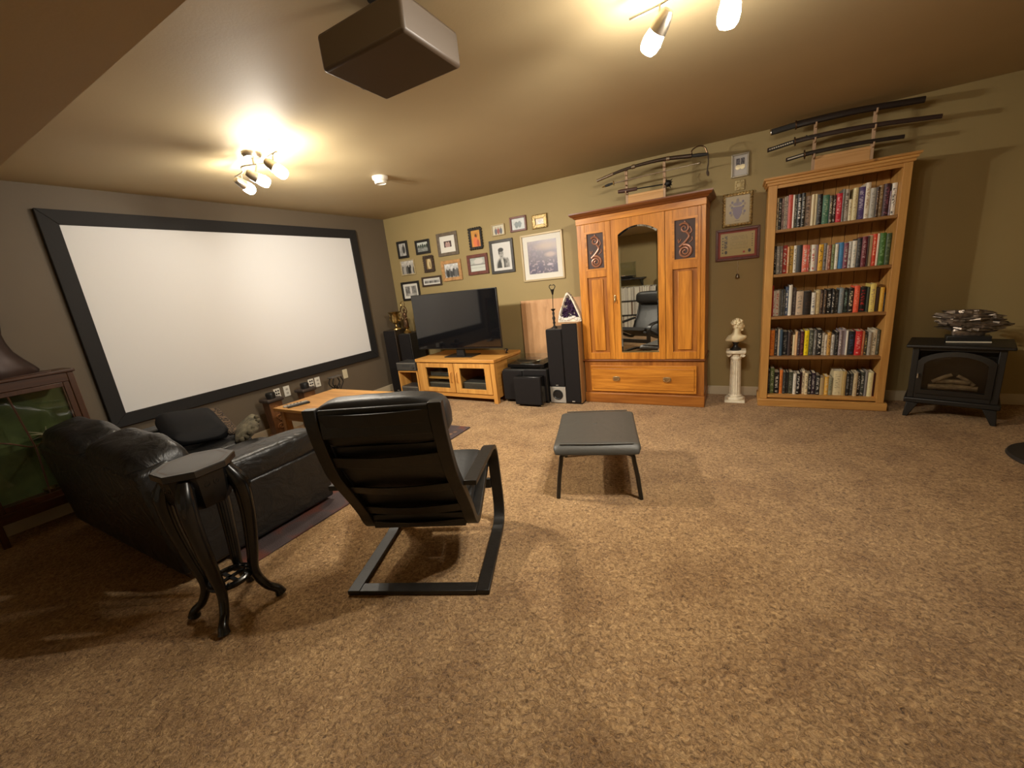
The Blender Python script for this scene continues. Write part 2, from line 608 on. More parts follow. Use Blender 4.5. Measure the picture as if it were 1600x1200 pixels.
# ------------------------------------------------------------------ projection screen on the left wall
SY0, SY1, SZ0, SZ1, SF = -3.5001, -0.5736, 0.5487, 2.2637, 0.1073
t = thing('projection_screen', 'large white projection screen with wide black velvet frame on left wall', 'projection screen', (0, (SY0 + SY1) / 2, SZ0))
hw, hh = (SY1 - SY0) / 2, SZ1 - SZ0
MB().box(0.004, 0.022, -hw + SF * .8, hw - SF * .8, SF * .8, hh - SF * .8).build('screen_fabric', SCREEN, t, smooth=0)
for nm, poly in (('frame_rail', [(-hw, 0), (hw, 0), (hw - SF, SF), (-hw + SF, SF)]), ('frame_rail', [(-hw, hh), (hw, hh), (hw - SF, hh - SF), (-hw + SF, hh - SF)]),
                 ('frame_stile', [(-hw, 0), (-hw, hh), (-hw + SF, hh - SF), (-hw + SF, SF)]), ('frame_stile', [(hw, 0), (hw, hh), (hw - SF, hh - SF), (hw - SF, SF)])):
    MB().prism(poly, 'x', 0.002, 0.04).build(nm, VELVET, t, bevel=0.004, smooth=0)

# wall plates below the screen
for i, (y, txt, kind) in enumerate(((-2.099, 'white wall plate with jacks, leftmost in row below projection screen', 'jack'), (-1.984, 'white double outlet plate, second from left below projection screen', 'outlet'),
                                    (-1.67, 'white wall plate with dark jacks, third in row below projection screen', 'jack'), (-1.581, 'white double outlet plate, fourth in row below projection screen', 'outlet'),
                                    (-1.166, 'plain cream blank wall plate near the corner below projection screen', 'blank'))):
    t = thing('wall_plate', txt, 'wall plate', (0.0, y, 0.44), 0, 'wall plates below the screen')
    MB().box(0.0005, 0.008, -0.036, 0.036, -0.06, 0.06).build('plate', WHITE_PL if kind != 'blank' else plain('cream_plate', (0.66, 0.6, 0.42), 0.5), t, bevel=0.003)
    if kind == 'outlet':
        for z in (-0.022, 0.022):
            s = MB().lathe([(0.0155, 0), (0.0155, 0.003)], 16).build('socket', plain('ivory_socket', (0.62, 0.58, 0.5), 0.4), t, loc=(0.008, 0, z), rot=(0, math.pi / 2, 0))
            MB().box(-0.006, 0.006, -0.008, -0.004, 0.003, 0.004).box(-0.006, 0.006, 0.004, 0.008, 0.003, 0.004).build('slot', BLACK, s, smooth=0)
    if kind == 'jack':
        for yy in (-0.013, 0.013):
            for z in (-0.034, 0.0, 0.034):
                MB().lathe([(0.009, 0), (0.009, 0.006), (0.004, 0.006)], 10).build('jack', BLACK, t, loc=(0.008, yy, z), rot=(0, math.pi / 2, 0))

# ------------------------------------------------------------------ ceiling fixtures
SHADE_GLOW = emit_mat('glowing_frosted_glass', LAMP_COLOR, LAMP_STRENGTH)
SHADE_GLOW2 = emit_mat('softer_frosted_glass', LAMP_COLOR, LAMP2_STRENGTH)


def lamp_head(t, piv, rail_pt, aim, lit):
    piv, aim = Vector(piv), Vector(aim).normalized()
    MB().cyl(rail_pt, piv, 0.005, n=8).build('stem', NICKEL, t)
    q = aim.to_track_quat('Z', 'Y').to_euler()
    cup = MB().lathe([(0.004, -0.06), (0.018, -0.058), (0.026, -0.045), (0.032, -0.02), (0.036, 0.012), (0.0345, 0.013), (0.03, -0.004), (0.004, -0.004)], 20).build('socket_cup', NICKEL, t, loc=piv, rot=q)
    prof = [(0.004, 0.002), (0.028, 0.003), (0.034, 0.022), (0.038, 0.048), (0.035, 0.074), (0.026, 0.088), (0.004, 0.092)]
    MB().lathe(prof, 22).build('glass_shade', lit, t, loc=piv, rot=q)
    return piv, aim


def fixture(name, label, c, heads, rail, lit):
    t = thing(name, label, 'ceiling lamp', c)
    MB().lathe([(0.003, 0), (0.062, 0), (0.062, -0.012), (0.05, -0.03), (0.012, -0.034), (0.003, -0.034)], 26).build('canopy', NICKEL, t)
    MB().cyl((0, 0, -0.03), (0, 0, -0.075), 0.008).build('drop_rod', NICKEL, t)
    MB().tube(bez(rail, 30), 0.0065, 8).build('rail', NICKEL, t)
    return t, [lamp_head(t, *h, lit) for h in heads]


def beams(t, hs, watts):
    for (piv, aim), w_ in zip(hs, watts):
        ld = bpy.data.lights.new('bulb', 'SPOT')
        ld.energy = w_
        ld.color = LAMP_COLOR
        ld.spot_size = math.radians(132)
        ld.spot_blend = 1.0
        ld.shadow_soft_size = 0.035
        lo = bpy.data.objects.new('bulb', ld)
        COL.objects.link(lo)
        lo.parent = t
        lo.location = piv + aim * 0.1
        lo.rotation_euler = (-aim).to_track_quat('Z', 'Y').to_euler()


def three_heads(name, label, c, aims, watts, glow):
    heads = [((-0.22, 0.02, -0.155), (-0.22, 0.03, -0.075), aims[0]), ((0.03, -0.03, -0.165), (0.03, 0.0, -0.075), aims[1]), ((0.28, -0.05, -0.155), (0.27, -0.03, -0.075), aims[2])]
    rail = [(-0.34, 0.05, -0.075), (-0.2, 0.03, -0.075), (-0.09, -0.035, -0.075), (0, 0, -0.075), (0.08, 0.04, -0.075), (0.2, -0.02, -0.075), (0.33, -0.04, -0.075)]
    t, hs = fixture(name, label, c, heads, rail, glow)
    beams(t, hs, watts)
    return t


three_heads('ceiling_spotlight', 'brushed nickel ceiling lamp with three glowing glass shades before projection screen', (1.53, -2.72, ROOM_H),
            [Vector((-.2, .85, -.36)), Vector((.28, .78, -.42)), Vector((.55, .46, -.66))], [HEAD_W * 1.1, HEAD_W * 1.05, HEAD_W * 2.3], SHADE_GLOW)
three_heads('ceiling_spotlight', 'brushed nickel ceiling lamp with three glowing shades overhead, in front of bookcase', (4.45, -2.7, ROOM_H),
            [Vector((-.66, .45, -.6)), Vector((-.15, .1, -.95)), Vector((-.42, -.8, -.38))], [HEAD2_W * 1.6, HEAD2_W * 1.1, HEAD2_W * 2.8], SHADE_GLOW2)

t = thing('smoke_detector', 'round white smoke detector on the ceiling beside the lamp', 'smoke detector', (1.62, -1.61, ROOM_H))
MB().lathe([(0.003, 0), (0.07, 0), (0.07, -0.02), (0.06, -0.032), (0.003, -0.032)], 28).build('base', WHITE_PL, t)
MB().lathe([(0.003, -0.032), (0.05, -0.032), (0.056, -0.04), (0.052, -0.058), (0.046, -0.062), (0.04, -0.056), (0.003, -0.054)], 28).build('sensor_cap', WHITE_PL, t)

t = thing('projector', 'dark projector hanging from the ceiling at the top edge', 'projector', (3.37, -3.27, ROOM_H))
MB().box(-0.2, 0.2, -0.16, 0.16, -0.24, -0.12).build('body', plain('brown_black_plastic', (0.06, 0.04, 0.025), 0.5), t, bevel=0.012)
MB().cyl((0, 0, -0.12), (0, 0, -0.012), 0.02).build('mount_pole', BLACK, t)
MB().lathe([(0.003, 0), (0.06, 0), (0.06, -0.012), (0.003, -0.012)], 20).build('mount_plate', BLACK, t)
MB().lathe([(0.003, 0), (0.045, 0), (0.045, 0.02), (0.036, 0.02), (0.03, 0.008), (0.003, 0.006)], 20).build('lens', BLACK, t, loc=(-0.2, 0.05, -0.18), rot=(0, -math.pi / 2, 0))

# ------------------------------------------------------------------ pictures
def lerp(a, b, t_):
    return a + (b - a) * t_


def vnoise(u, v, seed, f):
    rs_ = np.random.RandomState(seed)
    g = rs_.rand(f + 2, f + 2)
    x, y = u * f, v * f
    i, j = x.astype(int), y.astype(int)
    a, b = x - i, y - j
    a, b = a * a * (3 - 2 * a), b * b * (3 - 2 * b)
    return (g[i, j] * (1 - a) + g[i + 1, j] * a) * (1 - b) + (g[i, j + 1] * (1 - a) + g[i + 1, j + 1] * a) * b


def painted(name, w, h, fn, parent, loc, n=48, axis='y'):
    """a flat print: grid in the x-z plane facing -y, colours from fn(u,v)"""
    nx = n
    nz = max(8, int(n * h / w))
    us, vs_ = np.linspace(0, 1, nx + 1), np.linspace(0, 1, nz + 1)
    U, V = np.meshgrid(us, vs_)
    rgb = np.clip(np.stack(fn(np.clip(U, 0, 0.9999), np.clip(V, 0, 0.9999)), -1) * 0.8, 0, 1).reshape(-1, 3)
    verts = [((u - 0.5) * w, 0, (v - 0.5) * h) for v in vs_ for u in us]
    faces = [(j * (nx + 1) + i, j * (nx + 1) + i + 1, (j + 1) * (nx + 1) + i + 1, (j + 1) * (nx + 1) + i) for j in range(nz) for i in range(nx)]
    me = bpy.data.meshes.new(name)
    me.from_pydata(verts, [], faces)
    ca = me.color_attributes.new('Col', 'FLOAT_COLOR', 'POINT')
    ca.data.foreach_set('color', np.concatenate([rgb, np.ones((len(rgb), 1))], 1).astype(np.float32).ravel())
    me.materials.append(PRINT)
    o = bpy.data.objects.new(name, me)
    COL.objects.link(o)
    o.parent = parent
    o.location = loc
    return o


def ell(u, v, cx, cy, rx, ry, soft=0.15):
    d = np.sqrt(((u - cx) / rx) ** 2 + ((v - cy) / ry) ** 2)
    return np.clip((1 + soft - d) / (2 * soft), 0, 1)


def over(base, m, col):
    return [b * (1 - m) + c * m for b, c in zip(base, col)]


def grey(v, tint=(1, 0.97, 0.9)):
    return [v * c for c in tint]


def people(seed, count, bg=0.55, tint=(1, .95, .86), top=0.6):
    def fn(u, v):
        rs_ = np.random.RandomState(seed)
        b = grey(np.clip(bg + 0.5 * (vnoise(u, v, seed, 9) - .5) + 0.3 * (v - .5), .05, 1), tint)
        for row, (dy, sc) in enumerate(((.22, .8), (0, 1.0))):
            for k in range(count):
                cx = (k + .5 + .4 * row) / count + rs_.uniform(-.03, .03)
                hgt = top * sc + dy + rs_.uniform(-.06, .06)
                tone = rs_.choice([.03, .06, .15, .5])
                b = over(b, ell(u, v, cx, hgt * .45 + dy * .3, .4 / count, hgt * .5), grey(tone, tint))
                b = over(b, ell(u, v, cx, hgt + .05, .16 / count + .02, .07), grey(.6, tint))
        return b
    return fn


def tall_figure(u, v):
    b = grey(.55 + .3 * (vnoise(u, v, 3, 6) - .5))
    b = over(b, ell(u, v, .6, .5, .2, .32), grey(.08))
    b = over(b, ell(u, v, .6, .84, .11, .07), grey(.2))
    return over(b, ell(u, v, .35, .3, .1, .3), grey(.4))


def landscape(u, v):
    b = grey(np.where(v > .62, .75, .22 + .2 * vnoise(u, v, 5, 9)), (.95, 1, .92))
    for k in range(5):
        b = over(b, ell(u, v, .12 + .19 * k, .6, .08, .16 + .05 * (k % 3)), (.05, .07, .05))
    return b


def lit_doorway(u, v):
    b = [.30 + 0 * u, .18 + 0 * u, .06 + 0 * u]
    b = over(b, ell(u, v, .5, .5, .34, .55), (.75, .60, .32))
    return over(b, ell(u, v, .62, .42, .1, .3), (.3, .2, .1))


def waterfall(u, v):
    b = grey(.12 + .3 * vnoise(u, v, 11, 10))
    b = over(b, ell(u, v, .5, .55, .09, .5, .4), grey(.85))
    return over(b, ell(u, v, .5, .12, .35, .1, .5), grey(.7))


def group_row(u, v):
    b = grey(.5 + .2 * vnoise(u, v, 12, 8))
    for k in range(9):
        b = over(b, ell(u, v, .08 + .105 * k, .4, .05, .35), grey(.1 + .12 * (k % 3)))
        b = over(b, ell(u, v, .08 + .105 * k, .76, .03, .1), grey(.65))
    return b


def tinted_couple(u, v):
    b = [.08 + 0 * u, .05 + 0 * u, .05 + 0 * u]
    for cx in (.36, .64):
        b = over(b, ell(u, v, cx, .35, .2, .42), (.5, .33, .3))
        b = over(b, ell(u, v, cx, .72, .1, .14), (.62, .44, .36))
    return b


def orange_figure(u, v):
    b = [.80 - .15 * v, .30 + .05 * vnoise(u, v, 21, 8), .07 + 0 * u]
    b = over(b, ell(u, v, .55, .72, .22, .16), (.62, .26, .05))
    b = over(b, ell(u, v, .5, .66, .12, .12), (.12, .05, .02))
    b = over(b, ell(u, v, .42, .3, .26, .3), (.85, .22, .08))
    return over(b, ell(u, v, .7, .2, .14, .24), (.55, .12, .06))


def farmhouse(u, v):
    b = grey(np.where(v > .48, .62 - .2 * vnoise(u, v, 31, 9), .75), (.95, 1, .9))
    b = over(b, ell(u, v, .55, .72, .3, .2), grey(.72))
    b = over(b, np.where((np.abs(v - .48) < .05), 1., 0.), grey(.3))
    for k in range(12):
        b = over(b, ell(u, v, .06 + .08 * k, .26, .02, .05), grey(.5))
    return b


def portrait(u, v):
    b = grey(.74 + .04 * vnoise(u, v, 41, 5), (1, .98, .93))
    b = over(b, ell(u, v, .5, .12, .33, .34), grey(.05))
    b = over(b, ell(u, v, .47, .38, .07, .12), grey(.45))
    b = over(b, ell(u, v, .50, .22, .06, .2), grey(.70))
    b = over(b, ell(u, v, .74, .24, .12, .2), grey(.10 + .35 * vnoise(u, v, 43, 14)))
    b = over(b, ell(u, v, .46, .60, .125, .17), grey(.42))
    b = over(b, ell(u, v, .45, .74, .145, .075), grey(.03))
    b = over(b, ell(u, v, .345, .66, .03, .09), grey(.03))
    b = over(b, ell(u, v, .41, .62, .03, .016), grey(.1))
    b = over(b, ell(u, v, .51, .62, .03, .016), grey(.1))
    b = over(b, ell(u, v, .46, .56, .014, .04), grey(.3))
    b = over(b, ell(u, v, .46, .50, .045, .012), grey(.15))
    m = np.where((u < .1) | (u > .9) | (v < .1) | (v > .9), 1., 0.)
    return over(b, m, grey(.78, (1, .98, .93)))


def pond(u, v):
    n1, n2 = vnoise(u, v, 51, 5), vnoise(u, v, 52, 16)
    n3 = vnoise(u * .999, np.clip(v * .999, 0, .999), 53, 24)
    b = [lerp(.085, .33, v * .75 + .25 * n1), lerp(.08, .27, v * .75 + .25 * n1), lerp(.16, .27, v)]
    m = np.clip((n2 + n3 - 1.15) * 4, 0, 1) * np.where(v < .42, 1, .25)
    b = over(b, m, (.42, .33, .38))
    b = over(b, ell(u, v, .78, .55, .17, .07, .4), (.48, .36, .32))
    b = over(b, ell(u, v, .65, .82, .34, .1, .6), (.42, .31, .25))
    return over(b, ell(u, v, .75, .25, .09, .03, .4), (.60, .50, .58))


def elephant(u, v):
    b = grey(.72 - .12 * vnoise(u, v, 61, 6), (.95, 1, .97))
    b = over(b, ell(u, v, .36, .42, .13, .3), (.16, .2, .2))
    b = over(b, ell(u, v, .6, .45, .13, .3), (.18, .22, .22))
    return over(b, ell(u, v, .48, .5, .3, .14), (.2, .25, .25))


def small_gold(u, v):
    b = [.75 + 0 * u, .62 + 0 * u, .42 + 0 * u]
    b = over(b, ell(u, v, .55, .45, .3, .3), (.55, .5, .5))
    return over(b, np.clip((vnoise(u, v, 71, 6) - .55) * 6, 0, 1), (.85, .8, .72))


def family_card(u, v):
    b = [.70 + 0 * u, .66 + 0 * u, .50 + 0 * u]
    for k, c in enumerate(((.15, .15, .18), (.35, .1, .08), (.12, .13, .16))):
        b = over(b, ell(u, v, .28 + .22 * k, .36, .12, .34), c)
        b = over(b, ell(u, v, .28 + .22 * k, .74, .07, .1), (.5, .36, .28))
    return b


def crest(u, v):
    b = [.68 + 0 * u, .57 + 0 * u, .30 + 0 * u]
    for sx in (-1, 1):
        for k in range(6):
            b = over(b, ell(u, v, .5 + sx * (.25 + .05 * math.sin(k * 2)), .32 + .09 * k, .05, .05), (.22, .17, .26) if k % 2 else (.45, .33, .22))
    sh = np.where((np.abs(u - .5) < .2 * np.clip((v - .14) / .24, 0, 1) ** .55) & (v > .14) & (v < .60), 1., 0.)
    b = over(b, sh, (.27, .2, .34))
    b = over(b, ell(u, v, .5, .70, .2, .07), (.33, .27, .34))
    b = over(b, ell(u, v, .5, .80, .06, .1), (.30, .24, .24))
    return over(b, np.where((np.abs(v - .09) < .012) & (np.abs(u - .5) < .1), 1., 0.), (.35, .28, .18))


def certificate(u, v):
    b = [.62 + 0 * u, .50 + 0 * u, .20 + 0 * u]
    for k in range(9):
        vv = .84 - .065 * k
        b = over(b, np.where((np.abs(v - vv) < .014) & (np.abs(u - .55) < (.26 if k else .22)) & (vnoise(u, v * .2, 81 + k, 40) > .3), .55, 0.), (.35, .28, .12))
    for k in range(6):
        b = over(b, ell(u, v, .07, .16 + .13 * k, .022, .03), (.08, .07, .06))
        b = over(b, ell(u, v, .93, .36 + .1 * k, .016, .02), (.08, .07, .06))
    b = over(b, np.where((np.abs(u - .16) < .045) & (v > .3) & (v < .9) & (vnoise(u, v, 91, 30) > .42), 1., 0.), (.13, .11, .09))
    b = over(b, ell(u, v, .17, .17, .04, .08), (.06, .05, .05))
    b = over(b, ell(u, v, .86, .17, .04, .08), (.06, .05, .05))
    return over(b, ell(u, v, .70, .13, .035, .045), (.55, .05, .03))


def medals_bg(u, v):
    return [.50 + .03 * vnoise(u, v, 95, 6), .47 + 0 * u, .42 + 0 * u]


def frame(label, x0, x1, z0, z1, fw, fmat, fn, board=0.0, depth=0.022, ornate=0, backing=MATBOARD, group='framed pictures on the back wall', n=48):
    w, h = x1 - x0, z1 - z0
    t = thing('picture_frame', label, 'picture', ((x0 + x1) / 2, 0, (z0 + z1) / 2), 0, group)
    a, b = w / 2, h / 2
    for poly in ([(-a, -b), (a, -b), (a - fw, -b + fw), (-a + fw, -b + fw)], [(-a, b), (a, b), (a - fw, b - fw), (-a + fw, b - fw)]):
        MB().prism(poly, 'y', -0.001, -depth).build('frame_rail', fmat, t, bevel=0.003, smooth=0)
    for poly in ([(-a, -b), (-a, b), (-a + fw, b - fw), (-a + fw, -b + fw)], [(a, -b), (a, b), (a - fw, b - fw), (a - fw, -b + fw)]):
        MB().prism(poly, 'y', -0.001, -depth).build('frame_stile', fmat, t, bevel=0.003, smooth=0)
    if ornate:
        m = MB()
        per = int((w + h) * 2 / ornate)
        for k in range(per):
            s = k / per * 2 * (w + h)
            if s < w: p = (-a + s, -b)
            elif s < w + h: p = (a, -b + s - w)
            elif s < 2 * w + h: p = (a - (s - w - h), b)
            else: p = (-a, b - (s - 2 * w - h))
            m.super((p[0] * .97, -depth * .8, p[1] * .97), (ornate * .46,) * 3, 1, 1, 8, 5)
        m.build('ornament', fmat, t)
    iw, ih = w - 2 * fw, h - 2 * fw
    MB().box(-iw / 2 - .003, iw / 2 + .003, -0.006, -0.002, -ih / 2 - .003, ih / 2 + .003).build('mat_board', backing, t, smooth=0)
    pw, ph = iw - 2 * board, ih - 2 * board
    painted('print', pw, ph, fn, t, (0, -0.0072, 0), n)
    return t


WF = lambda nm, c, r=0.4: plain(nm, c, r, noise=0.25, nscale=30)
F_BLACK = WF('black_frame', (0.016, 0.014, 0.012))
F_DKBR = WF('dark_brown_frame', (0.045, 0.026, 0.015))
F_GREY = WF('grey_brown_frame', (0.13, 0.10, 0.07))
F_OAK = WF('light_oak_frame', (0.44, 0.235, 0.085))
F_RED = WF('mahogany_frame', (0.13, 0.035, 0.022))
F_CHAR = WF('charcoal_frame', (0.04, 0.036, 0.032))
F_GOLD = plain('gilt_frame', (0.36, 0.245, 0.085), 0.42, 0.35, noise=0.5, nscale=60)
F_CREAM = plain('cream_gilt_frame', (0.46, 0.36, 0.20), 0.45, 0.1)
F_SILV = plain('silver_grey_frame', (0.30, 0.26, 0.19), 0.4, 0.4)

frame('small black upright frame with standing figure photo nearest the corner', .194, .39, 1.872, 2.106, .032, F_BLACK, tall_figure)
frame('small black landscape frame with dark treeline photo in top row', .535, .788, 1.886, 2.074, .032, F_BLACK, landscape)
frame('square grey-brown frame with white mat around small tinted couple portrait', .922, 1.26, 1.814, 2.108, .042, F_GREY, tinted_couple, .066)
frame('small pale framed photograph of standing people below the corner frame', .202, .467, 1.634, 1.844, .014, WF('pale_gold_frame', (.45, .36, .2)), people(2, 5, .6))
frame('small dark brown upright frame with glowing yellow picture', .644, .818, 1.64, 1.85, .036, F_DKBR, lit_doorway, ornate=.03)
frame('square light oak frame with black and white group photograph', .939, 1.267, 1.484, 1.753, .045, F_OAK, people(6, 4, .6, (1, 1, .97), .55))
frame('black frame with white mat and misty waterfall photo partly behind television', .15, .492, 1.275, 1.542, .03, F_BLACK, waterfall, .035)
frame('low wide dark brown frame with a row of people', .557, .909, 1.443, 1.577, .024, F_DKBR, group_row, .014)
frame('upright carved black frame around an orange painted figure', 1.454, 1.644, 1.842, 2.094, .026, F_BLACK, orange_figure, ornate=.034)
frame('reddish mahogany frame with pale farmstead picture', 1.375, 1.692, 1.523, 1.777, .042, F_RED, farmhouse)
frame('large charcoal frame with black and white seated portrait of a person', 1.738, 2.076, 1.503, 1.906, .034, F_CHAR, portrait, .0, n=64)
frame('tiny cream frame with family snapshot above the seated portrait', 1.798, 1.984, 1.956, 2.088, .012, F_CREAM, family_card)
frame('small mahogany frame with grey-green two-figure picture in top row', 2.064, 2.286, 1.964, 2.134, .022, F_RED, elephant)
frame('small ornate gold frame, rightmost in top row of pictures', 2.366, 2.553, 1.962, 2.106, .04, F_GOLD, small_gold, ornate=.022)
frame('largest picture, cream frame and mat around a violet-blue pond print', 2.184, 2.729, 1.362, 1.908, .022, F_CREAM, pond, .062, n=80)

# medals, plaque, crest, certificate and pendant between armoire and bookcase
t = frame('silver-grey shadow box frame with two round medals between swords', 4.432, 4.573, 2.098, 2.296, .014, F_SILV, medals_bg, group='pieces hung between armoire and bookcase')
for k, x in enumerate((-.017, .02)):
    rb = MB().box(x - .015, x + .015, -0.0105, -0.0085, 0.005, 0.06).build('ribbon', plain('striped_ribbon', (.12, .11, .12), .8, noise=.8, nscale=90), t, smooth=0)
    MB().lathe([(.002, 0), (.021, 0), (.021, .004), (.002, .005)], 20).build('medal', plain('bright_medal', (.60, .52, .33), .4, .5), rb, loc=(x, -0.0085, -.014), rot=(math.pi / 2, 0, 0))
t = thing('relief_plaque', 'small pale gold square relief plaque above the framed coat of arms', 'plaque', (4.504, 0, 2.029), 0, 'pieces hung between armoire and bookcase')
PLQ = plain('pale_gilt_plaster', (.46, .36, .17), .5, .15, noise=.2, nscale=60, bump=.3, bscale=80)
MB().box(-.04, .04, -.012, -.001, -.043, .043).build('slab', PLQ, t, bevel=.004)
m = MB().lathe([(.002, 0), (.022, 0), (.024, .006), (.012, .012), (.002, .012)], 16)
m.build('rosette', PLQ, t, loc=(0, -.012, 0), rot=(math.pi / 2, 0, 0))
for k in range(8):
    a = k * math.pi / 4
    MB().super((.031 * math.cos(a), -.014, .033 * math.sin(a)), (.008, .005, .008), 1, 1, 8, 5).build('petal', PLQ, t)
frame('ornate gilt frame around a purple shield coat of arms', 4.374, 4.61, 1.678, 1.962, .02, F_GOLD, crest, ornate=.026, group='pieces hung between armoire and bookcase', n=64)
frame('wide mahogany frame with red mat around a yellowed certificate', 4.313, 4.684, 1.363, 1.656, .024, F_RED, certificate, .018, backing=plain('red_mat_board', (.33, .075, .06), .7), group='pieces hung between armoire and bookcase', n=90)
t = thing('hanging_bell', 'small dark bell on a beaded chain hung below the certificate', 'bell', (4.508, -0.012, 1.19), 0)
m = MB()
for k in range(14):
    m.super((.002 * math.sin(k), 0, .045 + k * .0088), (.0032, .0032, .0046), 1, 1, 8, 5)
m.build('chain', plain('pale_beads', (.6, .55, .45), .3, .5), t)
MB().lathe([(.002, .04), (.010, .038), (.014, .03), (.018, .012), (.02, .004), (.019, 0), (.002, .002)], 16).build('bell_cup', plain('dark_silver', (.2, .17, .13), .3, .9), t)

# ------------------------------------------------------------------ armoire
AX0, AX1, AF = 3.064, 4.256, -0.47
AC = (AX0 + AX1) / 2
t = thing('armoire', 'tall golden oak armoire with arched mirror door and carved scroll panels', 'wardrobe', (AC, 0, 0))
W = (AX1 - AX0) / 2
L = lambda x: x - AC
MB().box(-W - .006, W + .006, AF - .02, -.02, 0, .112).build('plinth', oak_mid('x'), t, bevel=.006)
MB().box(-W, W, AF, -.02, .112, .462).build('lower_case', oak_mid('z'), t, bevel=.003)
MB().box(-W - .012, W + .012, AF - .018, -.02, .462, .480).build('waist_moulding', oak_dark('x'), t, bevel=.006)
MB().box(-W, -W + .04, AF, -.02, .48, 1.862).build('side_panel', oak('z'), t, bevel=.002)
MB().box(W - .04, W, AF, -.02, .48, 1.862).build('side_panel', oak('z'), t, bevel=.002)
MB().box(-W + .04, W - .04, -.05, -.02, .48, 1.862).build('back_panel', oak_dark('z'), t)
MB().box(-W - .004, W + .004, AF - .008, -.02, 1.862, 1.93).build('frieze', oak('x'), t, bevel=.003)
cp = [(AF - .008, 1.918), (AF - .02, 1.922), (AF - .03, 1.935), (AF - .05, 1.945), (AF - .062, 1.962), (AF - .062, 1.972), (-.02, 1.972), (-.02, 1.918)]
m = MB()
e = .056
prof = [(0.004, 1.918), (.016, 1.922), (.026, 1.935), (.044, 1.945), (.056, 1.962), (.056, 1.974)]
rs = []
for d, z in prof:
    rs.append([(-W - d, -.02, z), (-W - d, AF - .008 - d, z), (W + d, AF - .008 - d, z), (W + d, -.02, z)])
m.rings(rs, True, True)
m.build('cornice', oak_dark('x'), t, smooth=20)
# drawer
dr = MB().box(L(3.134), L(4.19), AF - .016, AF + .02, .13, .415).build('drawer', oak('x'), t, bevel=.004)
MB().box(L(3.134) + .02, L(4.19) - .02, AF - .022, AF - .014, .16, .385).build('drawer_panel', oak('x'), dr, bevel=.005)
HND = plain('antique_brass', (.50, .36, .19), .3, .9)
for x in (3.412, 3.92):
    hd = MB().super((L(x), AF - .024, .275), (.040, .004, .026), .6, .8, 20, 6).build('handle', HND, dr)
    # bail is joined to its plate so the handle stays one piece
    bm_ = MB().tube(bez([(L(x) - .026, AF - .026, .283), (L(x) - .024, AF - .04, .27), (L(x), AF - .044, .256), (L(x) + .024, AF - .04, .27), (L(x) + .026, AF - .026, .283)], 16), .0035, 6)
    bm_.build('handle_bail', HND, dr)


def spiral(cx, cz, r0, r1, a0, turns, y, n=36):
    return [(cx + (r0 + (r1 - r0) * k / n) * math.cos(a0 + turns * 2 * math.pi * k / n), y, cz + (r0 + (r1 - r0) * k / n) * math.sin(a0 + turns * 2 * math.pi * k / n)) for k in range(n + 1)]


def side_door(x0, x1, c0, c1, p0, p1, hinge):
    d = MB().box(L(x0), L(x0) + (c0 - x0) - .018, AF - .004, AF + .02, .483, 1.860).box(L(c1) + .018, L(x1), AF - .004, AF + .02, .483, 1.860)
    d.box(L(c0) - .018, L(c1) + .018, AF - .004, AF + .02, 1.782, 1.860).box(L(c0) - .018, L(c1) + .018, AF - .004, AF + .02, 1.337, 1.410).box(L(c0) - .018, L(c1) + .018, AF - .004, AF + .02, .483, .555)
    d = d.build('side_door', oak('z'), t, bevel=.002)
    # moulded opening of the carved panel
    a, b = L(c0), L(c1)
    for poly in ([(a - .02, 1.408), (b + .02, 1.408), (b, 1.425), (a, 1.425)], [(a - .02, 1.783), (b + .02, 1.783), (b, 1.764), (a, 1.764)],
                 [(a - .02, 1.408), (a - .02, 1.783), (a, 1.764), (a, 1.425)], [(b + .02, 1.408), (b + .02, 1.783), (b, 1.764), (b, 1.425)]):
        MB().prism(poly, 'y', AF - .009, AF + .016).build('moulding', oak('x'), d, smooth=0)
    cpn = MB().box(a - .004, b + .004, AF + .004, AF + .018, 1.42, 1.77).build('carved_panel', CARVE_BG, d, smooth=0)
    cx, y = (a + b) / 2, AF + .001
    k = (b - a) / .17
    s = MB()
    s.tube(spiral(cx, 1.488, .010, .058 * k, 1.2, 2.1, y), [.006 + .007 * (i / 36) for i in range(37)], 7)
    s.tube(bez([(cx - .045 * k, y, 1.53), (cx + .005, y, 1.575), (cx + .035 * k, y, 1.62), (cx + .01, y, 1.66)], 16), .011, 7)
    s.tube(spiral(cx - .005, 1.69, .008, .045 * k, -.6, 1.5, y), [.005 + .006 * (i / 36) for i in range(37)], 7)
    s.tube(bez([(cx + .04 * k, y, 1.70), (cx + .055 * k, y, 1.66), (cx + .03 * k, y, 1.63)], 10), .006, 6)
    s.tube(bez([(cx - .03 * k, y, 1.60), (cx - .05 * k, y, 1.57), (cx - .055 * k, y, 1.60)], 10), .005, 6)
    s.tube(bez([(cx + .035 * k, y, 1.56), (cx + .06 * k, y, 1.585), (cx + .058 * k, y, 1.61)], 10), .005, 6)
    s.super((cx, y, 1.745), (.008, .006, .012), 1, 1, 8, 6)
    s.build('scrollwork', COPPER_CARVE, d)
    # lower fielded panel
    MB().box(a - .016, b + .016, AF + .012, AF + .018, .552, 1.34).build('sunk_panel', oak_mid('z'), d, smooth=0)
    MB().box(a + .026, b - .026, AF - .001, AF + .012, .575, 1.315).build('raised_panel', oak('z'), d, bevel=.004)
    return d


side_door(3.105, 3.408, 3.165, 3.334, 0, 0, -1)
side_door(3.913, 4.216, 3.995, 4.171, 0, 0, 1)
